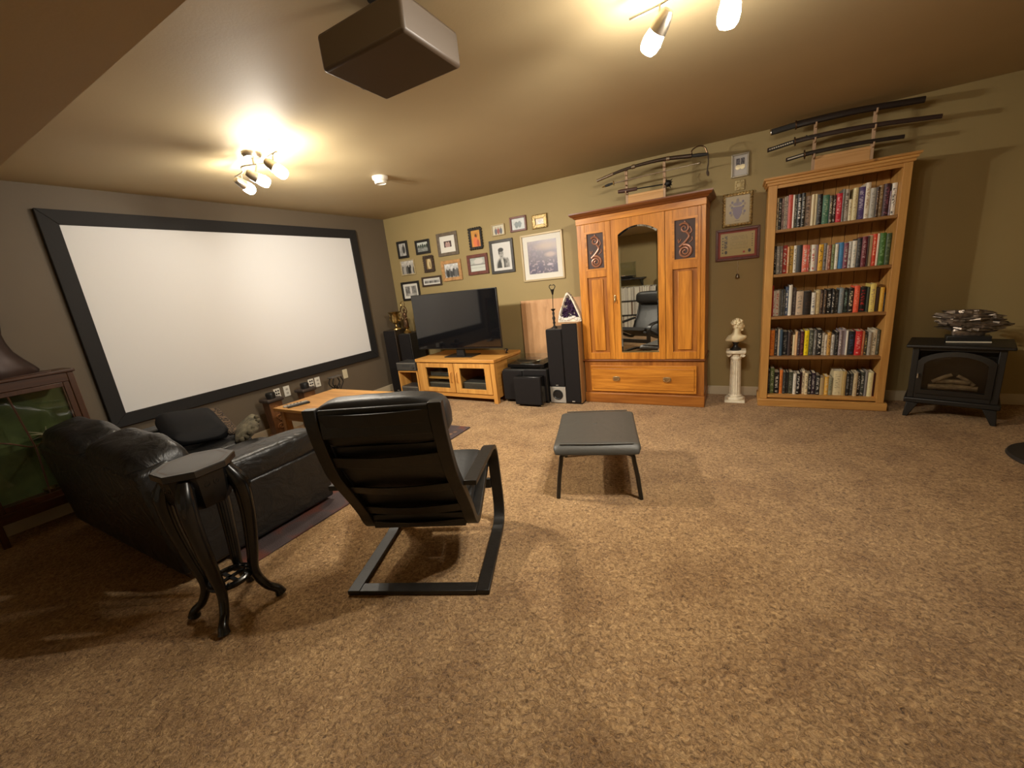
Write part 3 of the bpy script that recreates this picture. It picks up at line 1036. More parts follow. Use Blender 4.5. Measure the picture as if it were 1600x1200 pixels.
# mirror door with arched head
mx0, mx1, ms, ma, mb = L(3.477), L(3.848), 1.716, 1.783, .553
arc = [(lerp(mx0, mx1, k / 24), ms + (ma - ms) * (1 - (2 * k / 24 - 1) ** 2)) for k in range(25)]
d = MB()
d.box(L(3.412), mx0, AF - .006, AF + .02, .483, 1.860).box(mx1, L(3.909), AF - .006, AF + .02, .483, 1.860).box(mx0, mx1, AF - .006, AF + .02, .483, mb)
for k in range(24):
    (xa, za), (xb, zb) = arc[k], arc[k + 1]
    d.prism([(xa, za), (xb, zb), (xb, 1.860), (xa, 1.860)], 'y', AF - .006, AF + .02)
d = d.build('mirror_door', oak('z'), t, smooth=0)
MB().prism([(mx0, mb), (mx1, mb)] + arc[::-1], 'y', AF + .004, AF + .012).build('mirror', MIRROR, d, smooth=0)
# bevelled rim of the glass
m = MB()
pts = [(mx0, mb), (mx1, mb)] + arc[::-1]
ins = []
cxm, czm = (mx0 + mx1) / 2, 1.15
for x, z in pts:
    ins.append((cxm + (x - cxm) * (1 - .014 / (mx1 - mx0) * 2), z + (.014 if z < 1 else -.014)))
n_ = len(pts)
m.add([(x, AF + .001, z) for x, z in pts] + [(x, AF + .0038, z) for x, z in ins], [(i, (i + 1) % n_, n_ + (i + 1) % n_, n_ + i) for i in range(n_)])
m.build('mirror_bevel', MIRROR, d, smooth=0)
kn = MB().super((L(3.43), AF - .010, 1.115), (.011, .004, .034), .7, .9, 14, 8).build('lock_plate', HND, d)
MB().tube([(L(3.43), AF - .012, 1.11), (L(3.43), AF - .03, 1.105), (L(3.43), AF - .034, 1.09), (L(3.43), AF - .03, 1.07)], .0045, 8).build('handle', HND, d)


# ------------------------------------------------------------------ sword racks and swords
def rack(label, x0, x1, y, z, h, pegs, bh):
    t = thing('sword_rack', label, 'sword rack', ((x0 + x1) / 2, y, z))
    w = (x1 - x0) / 2
    lt = wood('pale_pine', (.66, .38, .15), (.52, .27, .09), 'x', 8, .5)
    pw = wood('pale_post', (.50, .33, .2), (.36, .22, .12), 'z', 8, .5)
    MB().box(-w + .01, w - .01, -.012, .0, .012, bh - .022).build('front_board', lt, t, bevel=.003)
    MB().box(-w + .01, w - .01, -.006, .004, bh - .022, bh).build('back_rail', lt, t, bevel=.002)
    MB().box(-w - .02, w + .02, -.02, .06, 0, .012).build('base_board', lt, t, bevel=.003)
    for s in (-1, 1):
        p = MB().box(s * w - .011, s * w + .011, -.01, .012, .012, h).build('post', pw, t, bevel=.002)
        for pz in pegs:
            MB().tube(bez([(s * w, .0, pz - .02), (s * w, -.025, pz - .022), (s * w, -.045, pz - .016), (s * w, -.05, pz + .008)], 10), .0065, 7).build('peg', pw, p)
    return t


rack('pale pine sword rack standing on top of the armoire', 3.537, 3.886, -.28, 1.974, .348, (.14, .22, .31), .112)
rack('pale pine sword rack standing on top of the bookcase', 5.030, 5.400, -.20, 1.992, .37, (.13, .25, .36), .122)
SCAB = plain('black_scabbard', (.02, .014, .012), .3)
SCABB = plain('brown_black_scabbard', (.035, .02, .016), .35)
WRAP = plain('dark_hilt_wrap', (.02, .018, .016), .7, noise=.4, nscale=120)
SY = -.318
t = thing('cavalry_sabre', 'long curved sabre with brass knuckle guard on armoire rack, topmost', 'sword', (3.254, SY, 2.267), 0, 'swords on the armoire')
sp = bez([(0, 0, 0), (.28, 0, .047), (.60, 0, .06), (.87, 0, .034)], 30)
MB().tube(sp, [.011 + .008 * k / 30 for k in range(len(sp))], 10).build('scabbard', plain('steel_scabbard', (.16, .13, .11), .25, .9), t)
MB().tube(sp[:7], [.0135 + .0018 * k / 7 for k in range(7)], 10).build('chape', STEEL, t)
for q in (12, 22):
    MB().tube(sp[q:q + 2], .021, 10).build('ring_mount', STEEL, t)
MB().tube([(.87, 0, .034), (.93, 0, .027), (1.0, 0, .02)], [.013, .016, .012], 10).build('grip', WRAP, t)
MB().tube(bez([(.875, 0, .03), (.87, 0, .075), (.92, 0, .10), (.97, 0, .085), (1.0, 0, .02)], 22), .006, 8).build('knuckle_guard', BRASS_DK, t)
MB().tube(bez([(1.0, 0, .02), (1.005, -.01, -.05), (.998, -.012, -.11), (1.006, -.01, -.16)], 12), [.006, .006, .005, .005, .005, .006, .006, .005, .006, .01, .012, .01, .006][:13], 7).build('tassel', plain('dark_cord', (.06, .04, .025), .8), t)
SY2 = -.315
t = thing('thin_rapier', 'slim pale rapier on armoire rack below the sabre', 'sword', (3.304, SY2, 2.199), 0, 'swords on the armoire')
MB().tube([(.12, 0, .016), (.5, 0, .024), (.885, 0, .032)], [.006, .005, .002], 6).build('blade', STEEL, t)
MB().tube([(0, 0, 0), (.02, 0, .003), (.03, 0, .005)], [.004, .008, .009], 8).build('pommel', BRASS, t)
MB().tube([(.03, 0, .005), (.065, 0, .01), (.105, 0, .015)], [.010, .013, .010], 8).build('grip', WRAP, t)
MB().super((.115, 0, .016), (.006, .014, .022), 1, 1, 10, 6).build('guard', BRASS, t)
t = thing('spiked_flail', 'short mace with dark wooden grip and spiked ball on armoire rack', 'mace', (3.461, SY2, 2.118), 0, 'swords on the armoire')
MB().tube([(0, 0, .01), (.05, 0, .008), (.18, 0, .004)], [.016, .019, .016], 10).build('grip', plain('dark_grip_wood', (.07, .03, .02), .5), t)
MB().tube([(.18, 0, .004), (.42, 0, -.004)], .006, 7).build('shaft', IRON, t)
b_ = MB().super((.463, 0, -.004), (.03, .03, .03), 1, 1, 16, 10).build('ball', IRON, t)
for k in range(10):
    a, c_ = k * 2.4, -1 + 2 * (k + .5) / 10
    dv = Vector((math.sqrt(1 - c_ * c_) * math.cos(a), math.sqrt(1 - c_ * c_) * math.sin(a), c_))
    p0 = Vector((.463, 0, -.004)) + dv * .027
    MB().cyl(p0, p0 + dv * .026, .007, .001, 7).build('spike', IRON, b_)


def katana(label, pts, hilt_n, r, mat_s, dots, cord=False):
    x0, z0 = pts[0]
    t = thing('katana', label, 'sword', (x0, -.238, z0), 0, 'swords on the bookcase')
    P = bez([(x - x0, 0, z - z0) for x, z in pts], 36)
    k0 = hilt_n
    MB().tube(P[k0:], [r * (1 - .25 * i / len(P)) for i in range(len(P) - k0)], 8, sx=.62).build('scabbard', mat_s, t)
    h = MB().tube(P[:k0 + 1], [r * .86] * (k0 + 1), 8, sx=.75).build('grip', WRAP, t)
    if dots:
        q = MB()
        steps = 11
        for i in range(steps):
            p = P[0].lerp(P[k0], (i + .8) / (steps + 1))
            q.super((p.x, p.y - r * .6, p.z), (.007, .005, .006), 1, 1, 6, 4)
        q.build('ray_skin_diamonds', plain('ray_skin', (.55, .5, .4), .5), h)
    pc = P[k0]
    dirv = (P[k0 + 1] - P[k0]).normalized()
    MB().cyl(pc - dirv * .004, pc + dirv * .004, .034, n=18).build('guard', BRASS_DK, t)
    MB().super(tuple(P[0]), (.008, r * .8, r * .9), .7, .7, 10, 6).build('pommel_cap', STEEL if not dots else BRONZE_BLK, t)
    if cord:
        p = P[k0 + 3]
        MB().tube(bez([p + Vector((0, -.014, .02)), p + Vector((.03, -.02, 0)), p + Vector((.06, -.016, .006)), p + Vector((.10, -.018, -.012))], 10), .004, 6).build('cord', plain('dark_cord2', (.03, .025, .02), .8), t)
    return t


katana('broad black katana with plain hilt, topmost on bookcase sword rack', [(4.722, 2.36), (4.96, 2.375), (5.3, 2.372), (5.665, 2.345)], 9, .027, SCAB, False)
katana('long katana with diamond-wrapped hilt and cord, middle of bookcase rack', [(4.709, 2.229), (4.965, 2.256), (5.34, 2.25), (5.768, 2.211)], 9, .019, SCABB, True, True)
katana('short katana with diamond-wrapped hilt, lowest on bookcase sword rack', [(4.845, 2.126), (5.014, 2.142), (5.3, 2.142), (5.575, 2.126)], 9, .017, SCAB, True)

# ------------------------------------------------------------------ bookcase
BX0, BX1, BF = 4.722, 5.622, -0.33
BC = (BX0 + BX1) / 2
t = thing('bookcase', 'tall knotty pine bookcase full of books against back wall', 'bookcase', (BC, 0, 0))
w = (BX1 - BX0) / 2
iw0, iw1 = 4.785 - BC, 5.570 - BC
SHELF_TOP = [1.575, 1.205, .836, .470, .104]
MB().box(-w - .012, w + .022, BF - .018, -.02, 0, .068).build('plinth', pine('x'), t, bevel=.006)
MB().box(-w, iw0, BF, -.02, .068, 1.935).build('side_panel', pine('z'), t, bevel=.003)
MB().box(iw1, w, BF, -.02, .068, 1.935).build('side_panel', pine('z'), t, bevel=.003)
nb = 9
for k in range(nb):
    a = lerp(iw0, iw1, k / nb)
    b = lerp(iw0, iw1, (k + 1) / nb)
    MB().box(a + .0015, b - .0015, -.034, -.022, .08, 1.93).build('back_plank', pine('z'), t, bevel=.002)
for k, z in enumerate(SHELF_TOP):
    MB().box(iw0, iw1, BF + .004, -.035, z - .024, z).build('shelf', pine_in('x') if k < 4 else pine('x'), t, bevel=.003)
m = MB()
rs = []
for d_, z in [(0.0, 1.93), (.010, 1.934), (.010, 1.95), (.022, 1.956), (.022, 1.97), (.036, 1.977), (.036, 1.992)]:
    rs.append([(-w - d_, -.02, z), (-w - d_, BF - d_, z), (w + d_, BF - d_, z), (w + d_, -.02, z)])
m.rings(rs, True, True).build('cornice', pine('x'), t, smooth=20)
MB().box(iw0, iw1, BF + .006, BF + .03, 1.905, 1.935).build('top_rail', pine('x'), t)

BLK, DGY, DBR, MAR, WHT, CRM = (.012, .011, .011), (.045, .045, .043), (.05, .026, .018), (.07, .014, .018), (.74, .70, .6), (.72, .62, .40)
GRY, LGY, TAN, RED, NVY = (.2, .19, .17), (.46, .44, .38), (.42, .28, .15), (.52, .045, .03), (.05, .075, .14)
_w, _k, _r, _y = (.75, .72, .65), (.03, .025, .02), (.5, .05, .03), (.7, .5, .1)
SHELVES = [
    ('top', 95, 1475, [
        (125, .26, CRM, _k, 'slim cream'), (165, .255, BLK, _w, 'black white-lettered'), (195, .25, (.42, .3, .28), _k, 'dusty pink'), (215, .26, WHT, _k, 'slim white'), (245, .265, (.6, .55, .5), _k, 'off-white'),
        (300, .27, (.55, .09, .06), _r, 'brick red'), (325, .265, WHT, _w, 'white'), (360, .265, (.09, .1, .08), _w, 'grey-green'), (410, .265, BLK, _w, 'black with pale lettering'), (455, .268, (.02, .018, .015), LGY, 'black grey-lettered'),
        (530, .24, (.33, .22, .15), DBR, 'thick tan-brown'), (567, .245, CRM, CRM, 'cream'), (600, .246, (.74, .65, .4), CRM, 'pale cream'), (660, .238, BLK, GRY, 'black'), (740, .225, (.06, .17, .10), (.3, .4, .25), 'round-spined green'),
        (780, .214, (.06, .05, .035), CRM, 'black and cream'), (820, .212, DBR, _w, 'dark brown white-lettered'), (890, .222, (.62, .02, .04), (.85, .4, .4), 'crimson'), (912, .25, GRY, DBR, 'grey-brown'), (968, .244, (.4, .34, .28), DBR, 'mottled grey'),
        (1004, .165, CRM, _k, 'short cream'), (1060, .243, (.66, .58, .33), TAN, 'yellowish cream'), (1140, .243, (.09, .06, .20), (.5, .45, .6), 'purple'), (1195, .268, (.7, .63, .5), TAN, 'tall ivory'), (1255, .222, LGY, GRY, 'light grey'),
        (1285, .222, DBR, TAN, 'slim dark brown'), (1335, .232, TAN, CRM, 'tan'), (1402, .238, (.045, .012, .02), (.3, .1, .15), 'dark maroon'), (1418, .18, (.3, .25, .38), _w, 'short lilac'), (1475, .236, (.78, .74, .66), _k, 'white end')]),
    ('second', 65, 1490, [
        (100, .24, BLK, _w, 'black and white'), (150, .236, (.38, .36, .33), _w, 'grey'), (185, .236, (.24, .22, .2), _w, 'mid grey'), (245, .237, (.42, .04, .03), _w, 'dark red'), (270, .222, (.7, .36, .15), _w, 'slim orange and white'),
        (330, .226, (.5, .3, .06), DBR, 'gold-brown'), (370, .226, WHT, _k, 'white black-lettered'), (440, .226, (.04, .042, .042), DGY, 'charcoal'), (510, .222, (.7, .16, .10), _w, 'salmon red'), (530, .216, RED, _w, 'slim red'),
        (555, .216, CRM, _k, 'narrow cream'), (612, .216, WHT, _r, 'white red-lettered'), (645, .212, (.22, .15, .17), GRY, 'mauve'), (705, .212, (.75, .42, .04), _k, 'yellow-orange black-lettered'), (750, .218, (.2, .19, .18), BLK, 'grey and black'),
        (765, .2, (.7, .5, .4), _k, 'very slim pink'), (805, .2, (.28, .09, .05), (.6, .4, .3), 'russet'), (850, .2, (.26, .31, .14), DGY, 'sage green'), (890, .202, WHT, (.5, .55, .35), 'plain white'), (955, .21, (.07, .24, .50), (.08, .3, .55), 'bright blue'),
        (1010, .2, (.22, .06, .10), LGY, 'plum'), (1055, .206, (.58, .57, .53), GRY, 'pale grey'), (1110, .212, WHT, (.4, .45, .4), 'ivory white'), (1165, .226, (.035, .035, .04), GRY, 'dark charcoal'), (1225, .236, (.16, .025, .035), (.6, .4, .4), 'maroon'),
        (1240, .236, DBR, DBR, 'very slim brown'), (1285, .24, (.7, .56, .36), CRM, 'peach cream'), (1335, .246, (.7, .06, .025), (.85, .4, .25), 'scarlet'), (1362, .246, (.74, .6, .45), _w, 'pale peach'), (1430, .248, (.05, .15, .03), (.2, .35, .15), 'leaf green'), (1490, .24, (.05, .085, .04), (.15, .2, .1), 'dark green')]),
    ('third', 80, 1445, [
        (102, .272, (.5, .03, .02), RED, 'tall slim red'), (130, .222, WHT, _r, 'white red-lettered'), (182, .226, (.72, .64, .52), _r, 'cream red-lettered'), (206, .226, GRY, DGY, 'slim grey'), (236, .226, DGY, GRY, 'slim dark grey'),
        (260, .226, (.13, .13, .12), LGY, 'slim mid grey'), (300, .25, NVY, _w, 'navy blue white-lettered'), (345, .265, WHT, WHT, 'tall plain white'), (400, .236, (.07, .05, .05), GRY, 'grey-brown'), (490, .206, (.55, .42, .30), GRY, 'thick beige'),
        (590, .202, (.018, .014, .012), DBR, 'thick black'), (645, .186, WHT, NVY, 'short white blue-lettered'), (702, .202, (.62, .5, .26), TAN, 'cream-yellow'), (740, .198, DBR, TAN, 'dark brown'), (776, .2, (.06, .04, .03), TAN, 'brown-black'),
        (840, .204, BLK, _w, 'black bold white-lettered'), (872, .204, (.02, .02, .02), WHT, 'narrow black'), (925, .192, (.03, .028, .025), GRY, 'short black'), (980, .206, (.2, .24, .26), (.35, .33, .3), 'grey-blue'), (1036, .194, (.015, .025, .02), (.2, .3, .25), 'green-black'),
        (1100, .2, BLK, CRM, 'black cream-lettered'), (1162, .218, (.78, .11, .05), (.85, .3, .2), 'bright coral red'), (1242, .202, BLK, (.5, .02, .02), 'black with red block'), (1272, .2, (.04, .05, .03), DBR, 'dark olive'), (1338, .226, (.72, .58, .16), TAN, 'yellow'),
        (1386, .192, DBR, DBR, 'dull brown'), (1430, .192, (.62, .36, .04), (.7, .45, .1), 'mustard'), (1445, .15, BLK, GRY, 'slim black end')]),
    ('fourth', 90, 1430, [
        (156, .236, (.72, .22, .03), (.5, .12, .02), 'thick orange'), (196, .232, (.05, .05, .055), LGY, 'black and grey'), (221, .245, WHT, LGY, 'tall slim white'), (262, .238, (.04, .08, .12), NVY, 'slate blue'), (330, .216, (.014, .014, .018), GRY, 'wide black'),
        (371, .212, (.05, .035, .035), DBR, 'dark taupe'), (396, .214, DBR, TAN, 'slim brown'), (426, .186, CRM, CRM, 'short cream'), (456, .216, (.72, .46, .24), (.75, .5, .3), 'peach'), (490, .206, (.05, .03, .04), GRY, 'dark plum'),
        (541, .216, MAR, (.3, .1, .1), 'deep maroon'), (600, .222, (.85, .66, .01), (.5, .4, .02), 'bright yellow'), (660, .226, (.06, .065, .05), (.3, .32, .25), 'black and grey-green'), (696, .22, (.17, .16, .15), LGY, 'smoky grey'), (760, .226, BLK, _w, 'black white-lettered'),
        (796, .196, (.5, .44, .34), _k, 'stone'), (826, .18, (.68, .6, .48), DBR, 'short ivory'), (870, .2, (.58, .32, .08), DBR, 'amber'), (916, .178, (.58, .55, .5), GRY, 'short pale grey'), (960, .202, BLK, GRY, 'plain black'),
        (1000, .216, (.3, .24, .26), _w, 'mauve-grey'), (1046, .222, (.34, .29, .34), (.4, .34, .4), 'lavender grey'), (1070, .212, WHT, WHT, 'slim white'), (1151, .204, (.012, .016, .022), NVY, 'blue-black'), (1226, .206, (.58, .025, .025), (.8, .35, .3), 'thick red'),
        (1260, .204, (.5, .16, .06), (.6, .3, .2), 'rust'), (1296, .175, (.05, .04, .025), (.5, .36, .1), 'short black and gold'), (1336, .196, (.35, .32, .27), GRY, 'warm grey'), (1396, .212, (.64, .57, .42), BLK, 'cream with black label'), (1430, .208, (.06, .06, .035), GRY, 'olive end')]),
    ('bottom', 70, 1385, [
        (101, .222, BLK, GRY, 'black end'), (156, .242, (.13, .17, .06), (.6, .6, .45), 'olive green'), (226, .204, (.014, .014, .018), _w, 'wide black white-lettered'), (270, .226, (.68, .2, .04), (.5, .15, .03), 'orange'), (311, .204, (.03, .035, .035), GRY, 'charcoal'),
        (346, .204, BLK, DGY, 'narrow black'), (406, .206, (.045, .05, .03), GRY, 'dark olive'), (446, .194, WHT, LGY, 'white'), (496, .194, BLK, _w, 'black bold-lettered'), (521, .206, (.04, .014, .016), MAR, 'slim dark maroon'),
        (556, .22, (.72, .6, .42), _k, 'tall cream'), (596, .2, (.7, .6, .38), _k, 'cream'), (641, .192, BLK, LGY, 'plain black'), (691, .2, (.035, .02, .035), LGY, 'purple-black'), (746, .18, (.018, .018, .018), _w, 'short black big-lettered'),
        (801, .16, (.42, .31, .15), TAN, 'short tan'), (851, .17, (.68, .38, .06), CRM, 'short golden'), (901, .158, (.25, .25, .17), BLK, 'shortest grey-green'), (1011, .222, (.68, .59, .36), (.35, .3, .18), 'very thick cream'), (1056, .22, (.45, .32, .12), TAN, 'ochre'),
        (1101, .196, BLK, GRY, 'flat black'), (1141, .196, DGY, GRY, 'dark grey'), (1186, .21, (.56, .45, .27), TAN, 'light tan'), (1221, .204, BLK, _w, 'black speckled'), (1271, .212, (.05, .055, .045), LGY, 'grey-green'),
        (1301, .22, (.22, .2, .19), GRY, 'slim grey'), (1361, .214, (.70, .64, .36), (.6, .55, .3), 'pale yellow'), (1385, .206, (.06, .012, .016), MAR, 'maroon end')]),
]
ORD = ['first', 'second', 'third', 'fourth', 'fifth', 'sixth', 'seventh', 'eighth', 'ninth', 'tenth', 'eleventh', 'twelfth', 'thirteenth', 'fourteenth', 'fifteenth', 'sixteenth', 'seventeenth', 'eighteenth', 'nineteenth',
       'twentieth'] + ['twenty-' + s for s in ('first', 'second', 'third', 'fourth', 'fifth', 'sixth', 'seventh', 'eighth', 'ninth')] + ['thirtieth'] + ['thirty-' + s for s in ('first', 'second', 'third', 'fourth')]
rb = random.Random(3)
for (sname, zx0, zx1, books), ztop in zip(SHELVES, SHELF_TOP):
    prev = zx0
    for k, (xe, h, cov, let, desc) in enumerate(books):
        xa = lerp(4.788, 5.567, (prev - zx0) / (zx1 - zx0)) + .0006
        xb = lerp(4.788, 5.567, (min(xe, zx1) - zx0) / (zx1 - zx0)) - .0006
        prev = xe
        bw = xb - xa
        yf = -.262 + rb.uniform(-.012, .012)
        dp = min(.2, h * .78)
        m = MB()
        rd = min(.006, bw * .22)
        sec = [(-bw / 2, dp), (-bw / 2, rd), (-bw / 4, rd * .25), (0, 0), (bw / 4, rd * .25), (bw / 2, rd), (bw / 2, dp)]
        c2 = min(.003, bw * .18)
        inner = [(bw / 2 - c2, dp), (bw / 2 - c2, rd + .004), (-bw / 2 + c2, rd + .004), (-bw / 2 + c2, dp)]
        m.prism(sec + inner, 'z', 0, h, 0)
        m.box(-bw / 2 + c2, bw / 2 - c2, rd + .004, dp - .004, .003, h - .004, 1)
        o = m.build('book', [BOOK, PAPER], smooth=30, loc=((xa + xb) / 2, yf, ztop), rot=(0, 0, 0))
        o['cover'] = [float(c) for c in cov]
        o['lettering'] = [float(c) for c in let]
        tag(o, f'{desc} book, {ORD[k]} from left on {sname} shelf of pine bookcase', 'book', 'books in the pine bookcase')

# ------------------------------------------------------------------ pedestal and bust
t = thing('pedestal', 'short fluted white plaster column pedestal between armoire and bookcase', 'pedestal', (4.517, -.21, 0))
MB().box(-.088, .088, -.088, .088, 0, .022).build('plinth', PLASTER_W, t, bevel=.003)
MB().lathe([(.003, .022), (.08, .022), (.084, .032), (.078, .045), (.06, .05), (.062, .062), (.054, .07), (.003, .07)], 28).build('base_ring', PLASTER_W, t)
rs = []
for z, r in ((.068, .052), (.075, .050), (.42, .045), (.43, .047)):
    rs.append([((r + (-.0045 if (k % 4) in (1, 2) else 0)) * math.cos(2 * math.pi * k / 64), (r + (-.0045 if (k % 4) in (1, 2) else 0)) * math.sin(2 * math.pi * k / 64), z) for k in range(64)])
MB().rings(rs).build('shaft', PLASTER_W, t, smooth=25)
MB().lathe([(.003, .43), (.05, .43), (.052, .445), (.046, .455), (.05, .475), (.055, .49), (.003, .49)], 24).build('necking', PLASTER_W, t)
for sx in (-1, 1):
    MB().tube(spiral(sx * .058, .475, .003, .019, 0, 2 * sx, -.052, 24), .0055, 6).cyl((sx * .058, -.05, .475), (sx * .058, .05, .475), .017, n=16).build('volute', PLASTER_W, t)
MB().box(-.08, .08, -.07, .07, .49, .500).box(-.084, .084, -.076, .076, .500, .518).build('abacus', PLASTER_W, t, bevel=.003)

t = thing('classical_bust', 'cream classical bust on a round black socle looking right', 'bust', (4.512, -.21, .518))
MB().lathe([(.003, 0), (.05, 0), (.05, .012), (.036, .022), (.022, .04), (.02, .055), (.03, .072), (.03, .08), (.003, .08)], 24).build('socle', BLACK, t)
m = MB()
# shoulders, chest and neck as one lofted body
rs = []
for z, rx, ry, ox in ((.078, .03, .022, 0), (.085, .06, .034, 0), (.098, .088, .042, 0), (.112, .094, .046, 0), (.126, .084, .046, 0), (.14, .066, .044, 0), (.150, .046, .038, .002), (.162, .037, .034, .004), (.185, .034, .033, .008), (.21, .033, .032, .01)):
    rs.append([(ox + rx * math.cos(2 * math.pi * k / 28), ry * math.sin(2 * math.pi * k / 28) + .006 * math.cos(4 * math.pi * k / 28), z + (.014 * math.cos(2 * math.pi * k / 28) if .09 < z < .135 else 0)) for k in range(28)])
m.rings(rs)
# head turned to the right (+x) with jaw, brow and nose


def headfn(p):
    x, y, z = p
    if x > 0:
        x *= 1.0 + .10 * max(0, .3 - abs(z / .05 - .0))
        if z < -.01:
            y *= 1 - .3 * min(1, (-z - .01) / .04)
    if z < -.03 and x < .01:
        x *= .8
    return (x, y, z)


m.super((.014, 0, .236), (.048, .039, .056), .95, .95, 28, 18, fn=headfn)
m.super((.061, 0, .230), (.009, .008, .015), 1, 1, 10, 8)     # nose
m.super((.056, 0, .208), (.007, .013, .005), 1, 1, 10, 6)     # lips
m.super((.050, 0, .193), (.013, .015, .010), 1, 1, 10, 6)     # chin
m.super((.053, 0, .252), (.010, .029, .006), 1, 1, 12, 6)     # brow
for s in (-1, 1):
    m.super((.006, s * .040, .232), (.009, .006, .015), 1, 1, 8, 6)
m.build('torso_and_head', PLASTER, t, smooth=60)
m = MB()
rr_ = random.Random(5)
for k in range(90):
    a, b = rr_.uniform(0, 2 * math.pi), rr_.uniform(.05, 1.0)
    dv = Vector((math.cos(a) * math.sqrt(1 - b * b), math.sin(a) * math.sqrt(1 - b * b), b))
    if dv.x > .72 and b < .5:
        continue
    c_ = Vector((.008, 0, .246)) + Vector((dv.x * .052, dv.y * .043, dv.z * .050))
    if b < .35 and dv.x > .3:
        continue
    m.super(c_, (rr_.uniform(.008, .013),) * 3, 1, 1, 7, 5)
m.build('curls', PLASTER, t, smooth=60)

# ------------------------------------------------------------------ stove, sculpture and lamp base at the right
SA = math.atan2(-.161, .471)
t = thing('gas_stove', 'black cast iron freestanding stove with arched glass door beside the bookcase', 'stove', (5.718, -.428, 0), SA)
SWD, SD = .50, .33
for x in (0, 1):
    for y in (0, 1):
        sx_, sy_ = (1 if x == 0 else -1), (1 if y == 0 else -1)
        X, Y = x * SWD, y * SD
        MB().hexa([(X, Y, 0), (X + sx_ * .03, Y, 0), (X + sx_ * .03, Y + sy_ * .03, 0), (X, Y + sy_ * .03, 0), (X + sx_ * .012, Y + sy_ * .006, .12), (X + sx_ * .085, Y + sy_ * .006, .12), (X + sx_ * .085, Y + sy_ * .07, .12), (X + sx_ * .012, Y + sy_ * .07, .12)]).build('leg', STOVE_M, t, bevel=.006)
MB().box(-.004, SWD + .004, -.006, SD, .12, .16).build('skirt', STOVE_M, t, bevel=.008)
MB().box(.012, SWD - .012, .11, SD, .16, .565).build('firebox', STOVE_M, t)
MB().box(.012, .05, .008, .09, .16, .565).box(SWD - .05, SWD - .012, .008, .09, .16, .565).box(.05, SWD - .05, .008, .09, .16, .20).box(.05, SWD - .05, .008, .09, .54, .565).build('front_frame', STOVE_M, t, bevel=.004)
MB().box(-.025, SWD + .025, -.03, SD + .01, .565, .588).build('top_plate', STOVE_M, t, bevel=.008)


def arch(x0, x1, z0, zs, za, n=18):
    return [(x0, z0), (x1, z0)] + [(lerp(x1, x0, k / n), zs + (za - zs) * math.sin(math.pi * k / n) ** .6) for k in range(n + 1)]


A1, A2 = arch(.05, SWD - .05, .20, .46, .54), arch(.085, SWD - .085, .235, .44, .505)
m = MB()
n_ = len(A1)
vsA = [(x, -.004, z) for x, z in A1] + [(x, -.010, z) for x, z in A2] + [(x, .012, z) for x, z in A1] + [(x, .012, z) for x, z in A2]
m.add(vsA, [(i, (i + 1) % n_, n_ + (i + 1) % n_, n_ + i) for i in range(n_)] + [(2 * n_ + i, i, n_ * 0 + (i + 1) % n_, 2 * n_ + (i + 1) % n_) for i in range(n_)] + [(n_ + i, n_ + (i + 1) % n_, 3 * n_ + (i + 1) % n_, 3 * n_ + i) for i in range(n_)])
dr = m.build('door', plain('satin_iron', (.017, .015, .013), .35, .0), t, smooth=30)
MB().prism(A2, 'y', .002, .006).build('glass_pane', pane_mat('stove_glass', (.72, .70, .66)), dr, smooth=0)
MB().tube([(.06, -.004, .36), (.06, -.028, .36), (.06, -.03, .33)], .006, 8).build('handle', STEEL, dr)
LOG = plain('ceramic_log', (.40, .31, .2), .9, noise=.5, nscale=25, bump=.4)
for p0, p1, r_ in (((.12, .05, .25), (.38, .06, .255), .022), ((.16, .07, .29), (.34, .045, .30), .018), ((.14, .045, .29), (.24, .07, .35), .016), ((.36, .05, .28), (.27, .068, .345), .015)):
    MB().tube([p0, tuple((a + b) / 2 + .004 for a, b in zip(p0, p1)), p1], [r_ * .9, r_, r_ * .8], 9).build('log', LOG, t)

t = thing('shard_sculpture', 'silver-brown sculpture of layered crinkled shards on the stove', 'sculpture', (6.045, -.36, .588), SA * .6)
MB().box(-.115, .115, -.05, .05, 0, .05).build('base', BLACK, t, bevel=.004)
MB().box(-.116, .116, -.0525, -.0505, .002, .012).build('name_strip', plain('pale_strip', (.6, .54, .42), .4), t, smooth=0)
m = MB()
rq = random.Random(11)
for k in range(120):
    u = rq.uniform(-1, 1)
    a = rq.uniform(0, 2 * math.pi)
    env = (1 - abs(u) ** 2.2) ** .5
    c_ = Vector((u * .15, math.cos(a) * .055 * env, .155 + math.sin(a) * .072 * env - u * .012))
    ln, wd = rq.uniform(.04, .075), rq.uniform(.012, .024)
    dv = Vector((1, rq.uniform(-.15, .15), rq.uniform(-.3, .15))).normalized()
    nv = Vector((0, math.cos(a), math.sin(a)))
    sv = dv.cross(nv).normalized()
    nv = sv.cross(dv)
    m.hexa([c_ - dv * ln - sv * wd * .2, c_ - dv * ln + sv * wd * .2, c_ + sv * wd * .9, c_ - sv * wd * .9,
            c_ - dv * ln + nv * .004, c_ - dv * ln + nv * .004 + sv * .001, c_ + nv * wd + sv * wd * .3, c_ + nv * wd - sv * wd * .3])
    m.hexa([c_ - sv * wd * .9, c_ + sv * wd * .9, c_ + dv * ln + sv * wd * .15, c_ + dv * ln - sv * wd * .15,
            c_ + nv * wd - sv * wd * .3, c_ + nv * wd + sv * wd * .3, c_ + dv * ln + nv * .004 + sv * .001, c_ + dv * ln + nv * .004])
m.super((0, 0, .15), (.15, .045, .05), .9, .9, 20, 10)
m.super((0, 0, .075), (.09, .03, .04), .6, .6, 16, 8)
m.build('shards', plain('silvered_bark', (.20, .165, .135), .30, .75, noise=.5, nscale=35), t, smooth=25)

